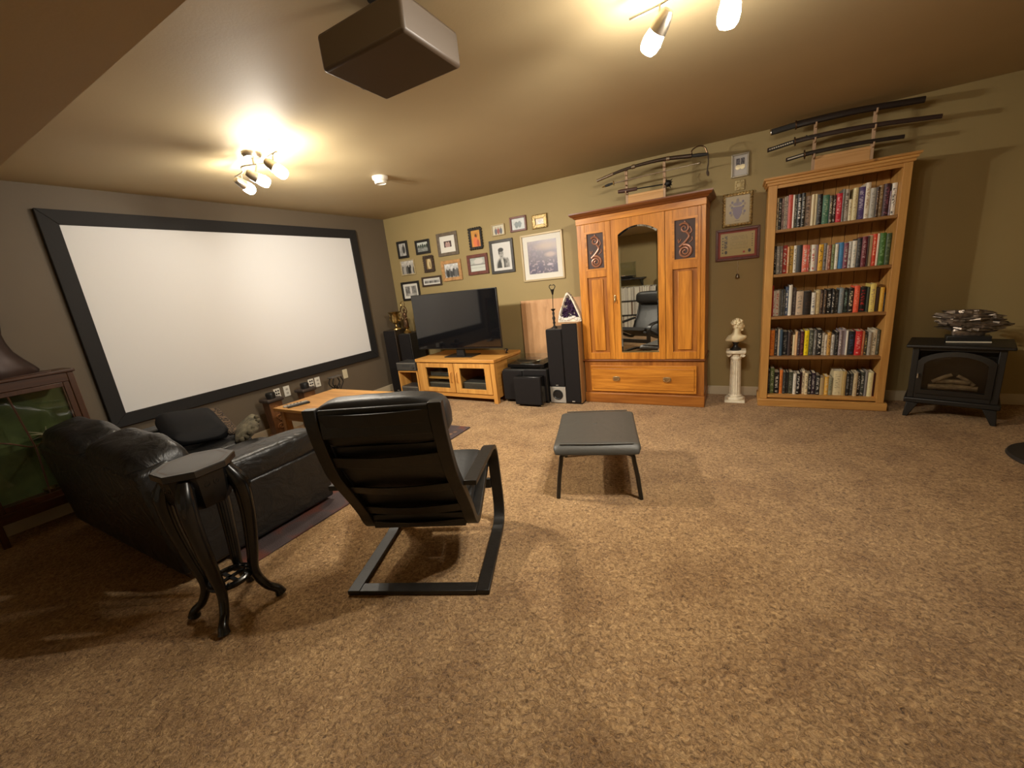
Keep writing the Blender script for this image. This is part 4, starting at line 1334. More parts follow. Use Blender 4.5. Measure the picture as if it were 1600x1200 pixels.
t = thing('floor_lamp', 'round dark grey weighted base of floor lamp at right edge', 'floor lamp', (6.29, -1.17, 0))
MB().lathe([(.003, 0), (.25, 0), (.258, .010), (.25, .026), (.08, .036), (.02, .04), (.003, .04)], 48).build('base', plain('dark_grey_metal', (.045, .042, .04), .35, .5), t)
MB().cyl((0, 0, .03), (0, 0, 1.45), .011, n=14).build('pole', STEEL, t)
MB().lathe([(.003, 1.45), (.05, 1.45), (.15, 1.53), (.16, 1.56), (.15, 1.56), (.045, 1.475), (.003, 1.475)], 30).build('shade', plain('dark_grey_metal', (.045, .042, .04), .35, .5), t)

# ------------------------------------------------------------------ speakers, turntable, board at the back wall


def tower_wood(label, loc, rz, veneer=None):
    t = thing('tower_speaker', label, 'speaker', loc, rz)
    MB().box(-.088, .088, .012, .34, .012, .90).build('cabinet', veneer or wood('speaker_oak', (.42, .24, .10), (.28, .14, .05), 'z', 9, .45), t, bevel=.003)
    MB().box(-.086, .082, -.006, .014, .02, .895).build('grille', GRILLE, t, bevel=.006)
    MB().box(-.02, .012, -.0075, -.0055, .028, .038).build('badge', SILVER, t, smooth=0)
    MB().box(-.09, .09, .01, .342, 0, .014).build('foot_plate', BLACK, t)
    return t


def tower_black(label, loc, rz):
    t = thing('tower_speaker', label, 'speaker', loc, rz)
    MB().box(-.093, .093, .012, .32, .008, .84).build('cabinet', plain('black_ash', (.022, .02, .018), .5, noise=.3, nscale=40), t, bevel=.003)
    MB().box(-.09, .09, -.008, .013, .20, .835).build('grille', GRILLE, t, bevel=.006)
    MB().box(-.091, .091, -.004, .013, .01, .195).build('port_panel', SILVER, t, bevel=.002)
    MB().lathe([(.056, 0), (.06, .004), (.052, .007), (.044, .0), (.03, -.02), (.003, -.03)], 28).build('port_ring', BLACK, t, loc=(0, -.0045, .105), rot=(math.pi / 2, 0, 0))
    MB().box(-.014, .014, -.0095, -.0075, .212, .219).build('badge', SILVER, t, smooth=0)
    return t


tower_wood('tall wood-sided black tower speaker beside armoire under the geode', (2.962, -.60, 0), 0)
tower_black('black tower speaker with silver port panel under iron candlestick', (2.776, -.60, 0), 0)
tower_wood('dark tower speaker in the corner under the brass cup', (.235, -.50, 0), math.radians(14), wood('dark_veneer', (.055, .035, .022), (.03, .02, .013), 'z', 9, .45))
tower_black('dark tower speaker behind the receiver under the brass figurine', (.475, -.47, 0), math.radians(6))

# geode
t = thing('amethyst_geode', 'upright amethyst geode with purple crystals on wood-sided speaker', 'geode', (2.93, -.44, .90))
GEO = [(-.135, 0), (.135, 0.0), (.13, .03), (.10, .10), (.06, .2), (.03, .27), (.0, .315), (-.03, .30), (-.06, .24), (-.09, .17), (-.115, .10), (-.13, .04)]
m = MB()
rs = []
n_ = len(GEO)
for y, s in ((.10, .55), (.07, .85), (.0, 1.0), (-.045, 1.0)):
    rs.append([(x * s + .006 * math.sin(k * 5), y + .008 * math.sin(k * 3), .0 + z * (s if s < 1 else 1) + (1 - s) * .02) for k, (x, z) in enumerate(GEO)])
inn = [(x * .86 + .0, max(.045, .02 + z * .86)) for x, z in GEO]
rs.append([(x, -.048, z) for x, z in inn])
rs.append([(x * .8, .0, .04 + (z - .04) * .85) for x, z in inn])
m.rings(rs)
shell = m.build('shell', plain('pale_geode_rind', (.62, .56, .46), .6, noise=.35, nscale=30, bump=.4), t, smooth=30)
m = MB()
rq = random.Random(4)
cnt = 0
while cnt < 260:
    x, z = rq.uniform(-.12, .12), rq.uniform(.04, .30)
    half = np.interp(z, [.0, .1, .2, .27, .31], [.108, .088, .056, .028, .005])
    if not (-half - .012 < x < half * .85):
        continue
    cnt += 1
    c_ = Vector((x, -.005 + rq.uniform(-.006, .006), z))
    dv = Vector((rq.uniform(-.5, .5), -1, rq.uniform(-.5, .5))).normalized()
    r_ = rq.uniform(.006, .011)
    tip = c_ + dv * rq.uniform(.022, .038)
    m.tube([c_, c_ + dv * .014, tip], [r_, r_, .001], 6)
m.build('crystals', plain('amethyst', (.055, .028, .068), .12, 0, .8, noise=.5, nscale=40), t, smooth=0)
m = MB()
for k in range(40):
    x = rq.uniform(-.115, .115)
    c_ = Vector((x, -.046, .028 + rq.uniform(-.008, .02) + .012 * math.sin(x * 40)))
    m.super(c_, (rq.uniform(.008, .014),) * 3, 1, 1, 6, 5)
m.build('quartz_rim', plain('milky_quartz', (.66, .62, .58), .3), t, smooth=0)

# iron candlestick
t = thing('iron_candlestick', 'tall black iron candlestick with curled top on black speaker', 'candlestick', (2.752, -.50, .84))
MB().lathe([(.003, 0), (.034, 0), (.03, .012), (.014, .022), (.009, .04), (.016, .06), (.010, .08), (.018, .11), (.009, .135), (.014, .165), (.008, .185), (.02, .2), (.028, .207), (.02, .212), (.003, .212)], 16).build('turned_stem', IRON, t)
MB().cyl((0, 0, .21), (.008, 0, .37), .004, n=8).build('rod', IRON, t)
MB().lathe([(.003, .36), (.008, .365), (.016, .40), (.022, .418), (.018, .42), (.003, .41)], 12, (.008, 0, 0)).build('cup', IRON, t)
for s in (-1, 1):
    MB().tube(bez([(.008, 0, .41), (.008 + s * .022, 0, .425), (.008 + s * .034, 0, .45), (.008 + s * .02, 0, .468), (.008 + s * .006, 0, .462)], 14), .0045, 7).build('curl', IRON, t)

# plywood board leaning on the wall
t = thing('wood_board', 'large pale maple board leaning on wall behind turntable', 'board', (2.52, -.03, 0))
bd = MB().box(-.41, .41, -.012, .006, 0, 1.135).build('panel', PLY, t, bevel=.002, rot=(math.radians(-1.0), 0, 0))
bd.location = (0, -.001, .0)
MB().box(-.41, -.406, -.0135, .007, .004, 1.132).build('edge_band', plain('dark_edge', (.10, .06, .03), .6), t, rot=(math.radians(-1.0), 0, 0))

# large black speaker box carrying the turntable, subwoofer in front
t = thing('speaker_cabinet', 'large black speaker box under the turntable', 'speaker', (2.388, -.64, 0))
MB().box(-.28, .28, 0, .42, .03, .40).build('cabinet', BLACK_SATIN, t, bevel=.012)
MB().box(-.282, -.02, -.022, .0, .035, .385).build('grille', GRILLE, t, bevel=.01)
MB().box(.0, .278, -.012, .0, .035, .395).build('grille', GRILLE, t, bevel=.008)
for x in (-.26, .26):
    for y in (.04, .38):
        MB().cyl((x, y, 0), (x, y, .032), .018, n=12).build('foot', BLACK, t)
t = thing('subwoofer', 'cube black subwoofer with cloth grille in front of turntable', 'subwoofer', (2.487, -.79, 0))
MB().box(-.165, .165, .03, .125, .025, .345).build('cabinet', LACQUER, t, bevel=.006)
MB().box(-.168, .168, 0, .032, .022, .342).build('grille', GRILLE, t, bevel=.02, seg=3)
for x in (-.14, .14):
    for y in (.05, .11):
        MB().cyl((x, y, 0), (x, y, .026), .012, .015, n=10).build('foot', STEEL, t)

t = thing('turntable', 'black record turntable with smoked dust cover on the speaker box', 'turntable', (2.40, -.43, .40), math.radians(0))
MB().box(-.235, .235, -.185, .185, .014, .055).build('plinth', LACQUER, t, bevel=.005)
for x in (-.19, .19):
    for y in (-.14, .14):
        MB().cyl((x, y, 0), (x, y, .015), .025, n=14).build('foot', BLACK, t)
MB().lathe([(.003, .055), (.15, .055), (.15, .07), (.146, .073), (.003, .073)], 44, (-.04, 0, 0)).build('platter', STEEL, t)
MB().lathe([(.003, .073), (.145, .073), (.145, .0755), (.003, .0755)], 44, (-.04, 0, 0)).build('record_mat', BLACK, t)
MB().tube(bez([(.185, .13, .085), (.185, .03, .088), (.165, -.05, .085), (.11, -.10, .08)], 12), .005, 8).lathe([(.003, .055), (.03, .055), (.026, .08), (.012, .095), (.003, .095)], 16, (.185, .13, 0)).build('tonearm', NICKEL, t)
c = .0025
MB().box(-.235, .235, -.185, .185, .108, .111).box(-.235, -.232, -.185, .185, .056, .108).box(.232, .235, -.185, .185, .056, .108).box(-.232, .232, -.185, -.182, .056, .108).box(-.232, .232, .182, .185, .056, .108).build('dust_cover', PANE, t, smooth=0)

# ------------------------------------------------------------------ tv stand, television, receiver shelf
RA = math.radians(-2.5)
t = thing('tv_stand', 'honey wood television stand with two glass doors', 'tv stand', (.842, -.70, 0), RA)
SW_, SDp = 1.225, .62
MB().box(-.012, SW_ + .012, -.012, SDp, .497, .537).build('top', tvw('x'), t, bevel=.005)
for x in (.0, SW_ - .055):
    for y in (.0, SDp - .055):
        MB().box(x, x + .055, y, y + .055, 0, .497).build('leg', tvw('z'), t, bevel=.003)
MB().box(.01, .03, .055, SDp - .055, .06, .497).build('side_panel', tvw('y'), t)
MB().box(SW_ - .03, SW_ - .01, .055, SDp - .055, .06, .497).build('side_panel', tvw('y'), t)
MB().box(.03, SW_ - .03, SDp - .03, SDp - .015, .06, .497).build('back_panel', tvw('x'), t)
MB().box(.03, SW_ - .03, .02, SDp - .03, .075, .095).build('floor_board', tvw('x'), t)
MB().box(.03, SW_ / 2 - .008, .05, SDp - .03, .27, .286).build('inner_shelf', tvw('x'), t)
MB().box(SW_ / 2 - .008, SW_ / 2 + .008, .04, SDp - .03, .095, .497).build('divider', tvw('y'), t)
MB().box(.055, SW_ - .055, .008, .03, .055, .105).build('bottom_rail', tvw('x'), t, bevel=.002)
for x0, x1, hx in ((.06, .607, .565), (.617, SW_ - .06, .659)):
    d = MB().box(x0, x0 + .085, -.004, .02, .11, .484).box(x1 - .085, x1, -.004, .02, .11, .484).box(x0 + .085, x1 - .085, -.004, .02, .11, .165).box(x0 + .085, x1 - .085, -.004, .02, .43, .484).build('door', tvw('z'), t, bevel=.002)
    MB().box(x0 + .083, x1 - .083, .006, .010, .163, .432).build('glass_pane', PANE, d, smooth=0)
    MB().tube(bez([(hx, -.004, .245), (hx, -.026, .26), (hx, -.032, .31), (hx, -.026, .36), (hx, -.004, .375)], 16), .007, 8).build('handle', tvw('z'), d)
A = Matrix.Translation((.842, -.70, 0)) @ Matrix.Rotation(RA, 4, 'Z')


def in_stand(x, y, z):
    return tuple(A @ Vector((x, y, z)))


def av_box(name, label, loc, rz, w_, d_, h_, cat, led=True, group=None):
    t = thing(name, label, cat, loc, rz, group)
    MB().box(-w_ / 2, w_ / 2, 0, d_, .008, h_).build('case', plain('grey_black_case', (.05, .048, .044), .4), t, bevel=.003)
    MB().box(-w_ / 2 - .001, w_ / 2 + .001, -.008, .0, .01, h_ - .002).build('front_panel', plain('charcoal_front', (.07, .067, .06), .4), t, bevel=.002)
    MB().box(-w_ / 2, w_ / 2, -.0092, -.0078, h_ - .012, h_ - .006).build('trim_line', SILVER, t, smooth=0)
    MB().box(-w_ * .2, w_ * .2, -.0095, -.0075, h_ * .5, h_ * .75).build('display', GREY_PL, t, smooth=0)
    MB().lathe([(.002, 0), (h_ * .2, 0), (h_ * .18, .012), (.002, .012)], 16).build('knob', GREY_PL, t, loc=(w_ * .38, -.008, h_ * .5), rot=(math.pi / 2, 0, 0))
    for x in (-w_ * .4, w_ * .4):
        MB().cyl((x, .04, 0), (x, .04, .01), .014, n=10).cyl((x, d_ - .04, 0), (x, d_ - .04, .01), .014, n=10).build('foot', BLACK, t)
    return t


av_box('media_player', 'flat black media player on inner shelf behind left glass door', in_stand(.325, .10, .286), RA, .38, .26, .07, 'media player')
av_box('media_player', 'black amplifier on the floor of stand behind left glass door', in_stand(.325, .08, .095), RA, .42, .3, .12, 'amplifier')
av_box('amplifier', 'wide black amplifier behind right glass door of stand', in_stand(.90, .08, .095), RA, .44, .3, .14, 'amplifier')

t = thing('television', 'large black flat television standing on the honey wood stand', 'television', (1.471, -.60, .537))
MB().box(-.64, .64, .0, .035, .108, .808).build('cabinet', BLACK, t, bevel=.006)
MB().box(-.633, .633, -.003, .001, .122, .801).build('screen', TVGLASS, t, smooth=0)
MB().box(-.3, .3, .035, .07, .18, .55).build('rear_housing', BLACK, t, bevel=.01)
MB().hexa([(-.06, .03, .012), (.06, .03, .012), (.06, .075, .012), (-.06, .075, .012), (-.045, .035, .19), (.045, .035, .19), (.045, .07, .19), (-.045, .07, .19)]).build('neck', BLACK, t, bevel=.004)
MB().box(-.22, .20, -.02, .20, 0, .014).build('foot', plain('black_glass_foot', (.012, .012, .012), .15), t, bevel=.004)
t = thing('webcam', 'small black webcam perched at right rear of tv stand', 'webcam', in_stand(1.16, .40, .537), RA)
MB().lathe([(.003, 0), (.018, 0), (.02, .006), (.008, .012), (.005, .03), (.003, .03)], 14).build('stand', BLACK, t)
MB().super((0, 0, .042), (.026, .018, .016), .7, .7, 16, 8).build('body', BLACK, t)
MB().lathe([(.002, 0), (.009, 0), (.007, .004), (.002, .004)], 12).build('lens', STEEL, t, loc=(0, -.017, .042), rot=(math.pi / 2, 0, 0))

t = thing('media_shelf', 'low open honey wood shelf left of the television stand', 'shelf', (.655, -.70, 0))
MB().box(-.17, .17, 0, .22, .355, .375).build('top', tvw('x'), t, bevel=.002)
MB().box(-.17, -.15, 0, .22, 0, .355).build('side_panel', tvw('z'), t, bevel=.002)
MB().box(.15, .17, 0, .22, 0, .355).build('side_panel', tvw('z'), t, bevel=.002)
MB().box(-.15, .15, 0.005, .22, .015, .03).build('bottom_board', tvw('x'), t)
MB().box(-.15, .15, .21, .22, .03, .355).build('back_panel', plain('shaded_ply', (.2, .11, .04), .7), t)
av_box('receiver', 'black receiver on top of the low honey shelf', (.655, -.705, .375), 0, .33, .21, .115, 'receiver')
av_box('game_console', 'black console with rounded front inside low honey shelf', (.655, -.695, .03), 0, .28, .19, .13, 'game console')

# brass cup and figurine on the corner speakers
t = thing('brass_cup', 'two-handled brass trophy cup on corner speaker', 'trophy cup', (.262, -.36, .90))
MB().lathe([(.003, 0), (.062, 0), (.058, .012), (.03, .022), (.014, .04), (.012, .07), (.03, .085), (.055, .10), (.06, .15), (.055, .20), (.066, .225), (.085, .235), (.088, .245), (.075, .242), (.05, .22), (.05, .12), (.003, .1)], 28).build('bowl', BRASS, t, smooth=50)
for s in (-1, 1):
    MB().tube(bez([(s * .057, 0, .13), (s * .09, 0, .12), (s * .105, 0, .155), (s * .085, 0, .18), (s * .10, 0, .205), (s * .07, 0, .222)], 20), .007, 8).build('handle', BRASS, t)
t = thing('brass_figurine', 'slender brass figurine with raised ring on corner speaker', 'figurine', (.47, -.38, .84))
MB().lathe([(.003, 0), (.052, 0), (.055, .02), (.03, .04), (.022, .06), (.04, .075), (.042, .085), (.003, .085)], 20).build('base', BRASS, t)
m = MB()
m.lathe([(.003, .085), (.036, .087), (.042, .12), (.036, .17), (.026, .21), (.03, .24), (.034, .265), (.024, .285), (.011, .295), (.012, .305)], 18, sy=.75)
m.super((0, 0, .322), (.018, .018, .022), 1, 1, 14, 10)
for s in (-1, 1):
    m.tube(bez([(s * .03, 0, .27), (s * .055, -.005, .30), (s * .045, -.008, .345), (s * .02, -.006, .375)], 12), .008, 7)
    m.tube(bez([(s * .03, 0, .26), (s * .05, -.02, .22), (s * .03, -.035, .19)], 10), .008, 7)
m.build('body', BRASS_DK, t, smooth=60)
MB().tube([(.034 * math.cos(k * math.pi / 12), -.006, .405 + .034 * math.sin(k * math.pi / 12)) for k in range(24)], .005, 7, loop=True).build('ring', BRASS, t)

# ------------------------------------------------------------------ rug and coffee table
tag(MB().box(.35, 2.185, -3.72, -1.52, .0, .012).build('area_rug', RUG, bevel=.004, smooth=0), 'dark plum patterned area rug under sofa and coffee table', 'rug')
t = thing('coffee_table', 'honey wood coffee table in front of the sofa', 'coffee table', (1.30, -2.19, .012))
CT = .44
MB().box(-.66, .66, -.345, .345, CT - .03, CT).build('top', tvw('x'), t, bevel=.004)
for x in (-.62, .56):
    for y in (-.31, .25):
        MB().box(x, x + .06, y, y + .06, 0, CT - .03).build('leg', tvw('z'), t, bevel=.004)
for y in (-.30, .28):
    MB().box(-.56, .56, y, y + .02, CT - .13, CT - .03).build('apron', tvw('x'), t)
for x in (-.61, .59):
    MB().box(x, x + .02, -.25, .25, CT - .13, CT - .03).build('apron', tvw('y'), t)
t = thing('remote_control', 'slim pale grey remote control on the coffee table corner', 'remote control', (.80, -2.40, .452), math.radians(70))
MB().box(-.11, .11, -.022, .022, 0, .016).build('body', LGY_M if False else plain('pale_grey_plastic', (.42, .40, .36), .45), t, bevel=.006)
for k in range(5):
    for j in (-1, 1):
        MB().box(-.08 + k * .03, -.066 + k * .03, j * .009 - .004, j * .009 + .004, .016, .018).build('button', GREY_PL, t)
t = thing('remote_control', 'black remote control beside the pale remote on coffee table', 'remote control', (.86, -2.41, .452), math.radians(72))
MB().box(-.1, .1, -.02, .02, 0, .018).build('body', BLACK, t, bevel=.005)
for k in range(5):
    MB().box(-.08 + k * .03, -.066 + k * .03, -.005, .005, .018, .02).build('button', GREY_PL, t)

# carved wooden candle pillars and iron stand by the left wall
CARVW = wood('carved_walnut', (.20, .085, .03), (.10, .038, .014), 'z', 10, .4)
for k, (y, lab) in enumerate(((-2.285, 'carved walnut candle pillar nearer the sofa under the screen'), (-1.885, 'carved walnut candle pillar farther right, behind the coffee table'))):
    t = thing('candle_pillar', lab, 'candle holder', (.2, y, 0), 0, 'carved candle pillars')
    MB().box(-.075, .075, -.075, .075, 0, .06).build('foot', CARVW, t, bevel=.006)
    MB().hexa([(-.055, -.062, .06), (.055, -.062, .06), (.055, .062, .06), (-.055, .062, .06), (-.062, -.072, .42), (.062, -.072, .42), (.062, .072, .42), (-.062, .072, .42)]).build('shaft', CARVW, t, bevel=.004)
    MB().box(-.085, .085, -.09, .09, .42, .455).build('cap', plain('dark_cap', (.05, .035, .028), .45), t, bevel=.012, seg=3)
    m = MB()
    for zz, s in ((.15, 1), (.25, -1), (.34, 1)):
        m.tube(spiral(0, zz, .008, .035, 1.0, 1.4 * s, 0, 24), .0055, 6)
    m.build('carved_scroll', wood('carving_light', (.34, .16, .06), (.22, .09, .03), 'z', 10, .4), t, loc=(.064, 0, 0), rot=(0, 0, math.pi / 2))
    MB().lathe([(.003, .455), (.045, .455), (.048, .5), (.042, .515), (.003, .512)], 20).build('candle', BLACK, t)
t = thing('iron_stand', 'small wrought iron scroll stand under the screen near the corner', 'iron stand', (.2, -1.47, 0))
MB().box(-.05, .05, -.08, .08, .475, .49).build('top_plate', plain('grey_iron', (.16, .14, .12), .5, .4), t, bevel=.003)
for x in (-.035, .035):
    for s in (-1, 1):
        MB().tube(bez([(x, s * .05, .475), (x, s * .075, .40), (x, s * .02, .32), (x, s * .06, .2), (x, s * .03, .1), (x, s * .085, .006)], 24), .007, 7).build('leg', IRON, t)
MB().tube(bez([(0, -.05, .33), (0, -.02, .38), (0, .02, .33), (0, .05, .38)], 14), .006, 6).cyl((-.04, 0, .32), (.04, 0, .32), .006, n=7).build('scroll_brace', IRON, t)

# ------------------------------------------------------------------ sofa
SXC, SYR = 1.235, -3.98
t = thing('leather_sofa', 'black leather two-seat sofa seen from behind, facing the television', 'sofa', (SXC, SYR, .012))
HW = .80
MB().box(-HW + .03, HW - .03, .05, .90, .05, .27).build('base', SOFA, t, bevel=.02, seg=3)
for x in (-HW + .1, HW - .1):
    for y in (.1, .86):
        MB().box(x - .03, x + .03, y - .03, y + .03, 0, .05).build('foot', plain('dark_foot_wood', (.05, .025, .012), .5), t)
MB().hexa([(-HW, .03, .05), (HW, .03, .05), (HW, .20, .05), (-HW, .20, .05), (-HW + .02, -.02, .66), (HW - .02, -.02, .66), (HW - .02, .14, .68), (-HW + .02, .14, .68)]).build('back_frame', SOFA, t, bevel=.03, seg=3)
for s in (-1, 1):
    xo, xi = s * HW, s * (HW - .2)
    x0, x1 = min(xo, xi), max(xo, xi)
    arm = MB().box(x0, x1, .06, .955, .035, .405).build('armrest', SOFA, t, bevel=.018, seg=3)
    MB().super(((x0 + x1) / 2, .53, .475), (.112, .43, .085), .42, .42, 32, 14).build('arm_pad', SOFA, arm)


def puff(seed, amp):
    def fn(p):
        a = amp * (math.sin(p[0] * 17 + seed) * math.sin(p[2] * 23 + seed * 2) + .6 * math.sin(p[0] * 41 + p[2] * 13 + seed))
        return (p[0], p[1] + a, p[2] + a * .6)
    return fn


for k, s in enumerate((-1, 1)):
    MB().super((s * .295, .56, .335), (.295, .40, .095), .35, .3, 36, 16, fn=puff(k, .006)).build('seat_cushion', SOFA, t)
    bc = MB().super((0, 0, 0), (.375, .135, .245), .5, .38, 44, 22, fn=puff(k + 3, .006)).build('back_cushion', SOFA, t, loc=(s * .385 + .0, .15, .535 + (.015 if s < 0 else 0)), rot=(math.radians(14), 0, 0))

# cushions on the sofa


def pillow(name, label, loc, rot, s, mat, fringe=None, cat='cushion'):
    t = thing(name, label, cat, loc)
    t.rotation_euler = rot

    def pf(p):
        e = max(abs(p[0]) / s[0], abs(p[2]) / s[2])
        k = 1 - .85 * e ** 5
        return (p[0] * (1 + .04 * e), p[1] * k, p[2] * (1 + .04 * e))
    MB().super((0, 0, 0), s, .5, .18, 40, 18, fn=pf).build('pad', mat, t)
    return t


BLKSAT = plain('black_satin_fabric', (.006, .006, .007), .7, spec=.2)
m_, nt_, b_2 = new_mat('animal_print_fabric')
tc_ = N(nt_, 'ShaderNodeTexCoord')
vo_ = N(nt_, 'ShaderNodeTexVoronoi')
vo_.inputs['Scale'].default_value = 42
nt_.links.new(tc_.outputs['Object'], vo_.inputs['Vector'])
rp_ = ramp(nt_, [(.22, (.12, .08, .045)), (.36, (.015, .010, .008)), (.5, (.015, .01, .008)), (.62, (.13, .085, .05))])
nt_.links.new(vo_.outputs['Distance'], rp_.inputs['Fac'])
nt_.links.new(rp_.outputs['Color'], b_2.inputs['Base Color'])
b_2.inputs['Roughness'].default_value = .9
ANIMAL = m_
tp = pillow('throw_cushion', 'large black cushion with leopard print border leaning on the sofa', (.86, -3.28, .565), (math.radians(78), math.radians(0), math.radians(-8)), (.25, .07, .19), BLKSAT)
tp.rotation_euler = (math.radians(-8), math.radians(16), math.radians(-12))
for ch in tp.children:
    ch.rotation_euler = (math.radians(90), 0, 0)
MB().box(-.245, .245, .165, .245, -.018, .018).build('print_border', ANIMAL, tp, bevel=.015, seg=3)
tq = pillow('throw_cushion', 'small grey-green tufted cushion beyond the leopard border cushion', (1.17, -3.06, .485), (math.radians(-55), math.radians(12), math.radians(-30)), (.13, .045, .10), plain('grey_green_fabric', (.15, .13, .085), .95, noise=.6, nscale=16, bump=.5, bscale=40))
rq = random.Random(9)
for k in range(18):
    a = k * 2 * math.pi / 18
    c_ = Vector((.14 * math.cos(a), rq.uniform(-.012, .012), .11 * math.sin(a)))
    MB().super(c_, (rq.uniform(.014, .022),) * 3, 1, 1, 8, 6).build('tassel', plain('olive_tassel', (.09, .075, .045), .95), tq)

# ------------------------------------------------------------------ octagonal carved side table
t = thing('plant_stand', 'black carved octagonal side table on curved legs behind the sofa', 'side table', (2.445, -3.91, 0), math.radians(0))
oct_ = lambda r, z, a0=math.pi / 8: [(r * math.cos(a0 + k * math.pi / 4), r * math.sin(a0 + k * math.pi / 4), z) for k in range(8)]
TZ = .765
TOPM = plain('worn_black_lacquer_top', (.012, .011, .010), .28, coat=.2)
MB().rings([oct_(.142, TZ - .034), oct_(.152, TZ - .028), oct_(.154, TZ - .004), oct_(.150, TZ)]).build('top', TOPM, t, smooth=20)
m = MB()
a_, b_ = oct_(.128, TZ + .0004), oct_(.124, TZ + .0004)
m.add(a_ + b_, [(i, (i + 1) % 8, 8 + (i + 1) % 8, 8 + i) for i in range(8)])
m.build('inlay_line', plain('inlay_brown', (.06, .03, .015), .4), t, smooth=0)
MB().rings([oct_(.100, TZ - .19), oct_(.120, TZ - .15), oct_(.130, TZ - .07), oct_(.134, TZ - .034)]).build('apron', LACQUER, t, smooth=20)
for k in range(8):
    a = k * math.pi / 4
    m = MB()
    m.tube(spiral(-.02, 0, .003, .016, 0, 1.3, 0, 18), .0035, 6).tube(spiral(.02, 0, .003, .016, math.pi, -1.3, 0, 18), .0035, 6)
    m.build('apron_carving', LACQUER, t, loc=((.118 * math.cos(a)), .118 * math.sin(a), TZ - .08), rot=(0, 0, a + math.pi / 2))
for k in range(4):
    a = math.pi / 4 + k * math.pi / 2
    ca, sa = math.cos(a), math.sin(a)
    P = bez([(.115 * ca, .115 * sa, TZ - .05), (.150 * ca, .150 * sa, TZ - .14), (.150 * ca, .150 * sa, TZ - .28), (.125 * ca, .125 * sa, .30), (.105 * ca, .105 * sa, .17), (.135 * ca, .135 * sa, .08), (.178 * ca, .178 * sa, .04), (.188 * ca, .188 * sa, .012)], 42)
    n_ = len(P)
    rad = [float(np.interp(i / n_, [0, .12, .3, .6, .78, .9, 1], [.028, .036, .030, .020, .019, .022, .027])) for i in range(n_)]
    lg = MB().tube(P, rad, 10).build('leg', LACQUER, t)
    MB().tube(bez([(.15 * ca, .15 * sa, TZ - .08), (.182 * ca, .182 * sa, TZ - .14), (.172 * ca, .172 * sa, TZ - .22)], 10), [.012, .014, .016, .016, .014, .012, .010, .008, .006, .005, .004][:11], 7).build('leg_carving', LACQUER, lg)
    MB().cyl((.06 * ca, .06 * sa, .165), (.115 * ca, .115 * sa, .16), .011, n=8).build('stretcher', LACQUER, t)
m = MB()
m.tube([(.085 * math.cos(k * math.pi / 16), .085 * math.sin(k * math.pi / 16), .165) for k in range(32)], .012, 8, loop=True)
m.tube([(.06 * math.cos(k * math.pi / 16), .06 * math.sin(k * math.pi / 16), .165) for k in range(32)], .006, 6, loop=True)
for k in range(12):
    a = k * math.pi / 6
    m.super((.073 * math.cos(a), .073 * math.sin(a), .172), (.010, .010, .008), 1, 1, 8, 5)
m.box(-.055, .055, -.008, .008, .16, .17).box(-.008, .008, -.055, .055, .16, .17)
m.build('pierced_shelf', LACQUER, t)

# ------------------------------------------------------------------ bentwood lounge chair
t = thing('lounge_chair', 'black bentwood cantilever lounge chair with headrest seen from behind', 'armchair', (3.236, -3.51, 0), math.radians(22.3))
for s in (-1, 1):
    x = s * .318
    pth = [(x, -.01, .014), (x, .2, .013), (x, .47, .013)] + bez([(x, .47, .013), (x, .55, .03), (x, .595, .09), (x, .607, .18)], 12)[1:] + [(x, .602, .34)] + bez([(x, .602, .34), (x, .595, .43), (x, .56, .49), (x, .49, .515)], 12)[1:] + [(x, .3, .530), (x, .03, .552)]
    MB().strip(pth, (1, 0, 0), .062, .024).build('side_frame', BLACK_WOOD, t, bevel=.003)
MB().box(-.287, .287, -.012, .045, .004, .026).build('rear_crossbar', BLACK_WOOD, t, bevel=.003)
MB().box(-.287, .287, .585, .605, .22, .28).build('front_crossbar', BLACK_WOOD, t, bevel=.003)
BK = [(-.092, .972), (-.088, .89), (-.066, .78), (-.03, .66), (.025, .56), (.085, .46), (.135, .37), (.165, .30), (.20, .262), (.26, .26), (.40, .312), (.52, .362), (.62, .40)]
bkp = bez([(0, y, z) for y, z in BK], 72)
for s in (-1, 1):
    MB().strip([(s * .262, p.y, p.z) for p in bkp], (1, 0, 0), .056, .036).build('back_stile', BLACK_WOOD, t, bevel=.003)
for i in (4, 15, 25, 35, 44):
    p, q = bkp[i], bkp[i + 3]
    tg = (q - p).normalized()
    nr = Vector((0, -tg.z, tg.y)) if True else None
    rs = []
    for k in range(13):
        x = lerp(-.24, .24, k / 12)
        off = -.028 * math.sin(math.pi * k / 12)
        c_ = Vector((x, p.y + off, p.z - .002))
        rs.append([c_ + tg * .028 + Vector((0, -.006, 0)), c_ - tg * .028 + Vector((0, -.006, 0)), c_ - tg * .028 + Vector((0, .006, 0)), c_ + tg * .028 + Vector((0, .006, 0))])
    MB().rings(rs).build('back_slat', BLACK_WOOD, t, bevel=.002)
MB().box(-.236, .236, .152, .196, .258, .335).build('lower_crossbar', BLACK_WOOD, t, bevel=.004)
# leather pad: back and seat in one sweep, in front of the stiles


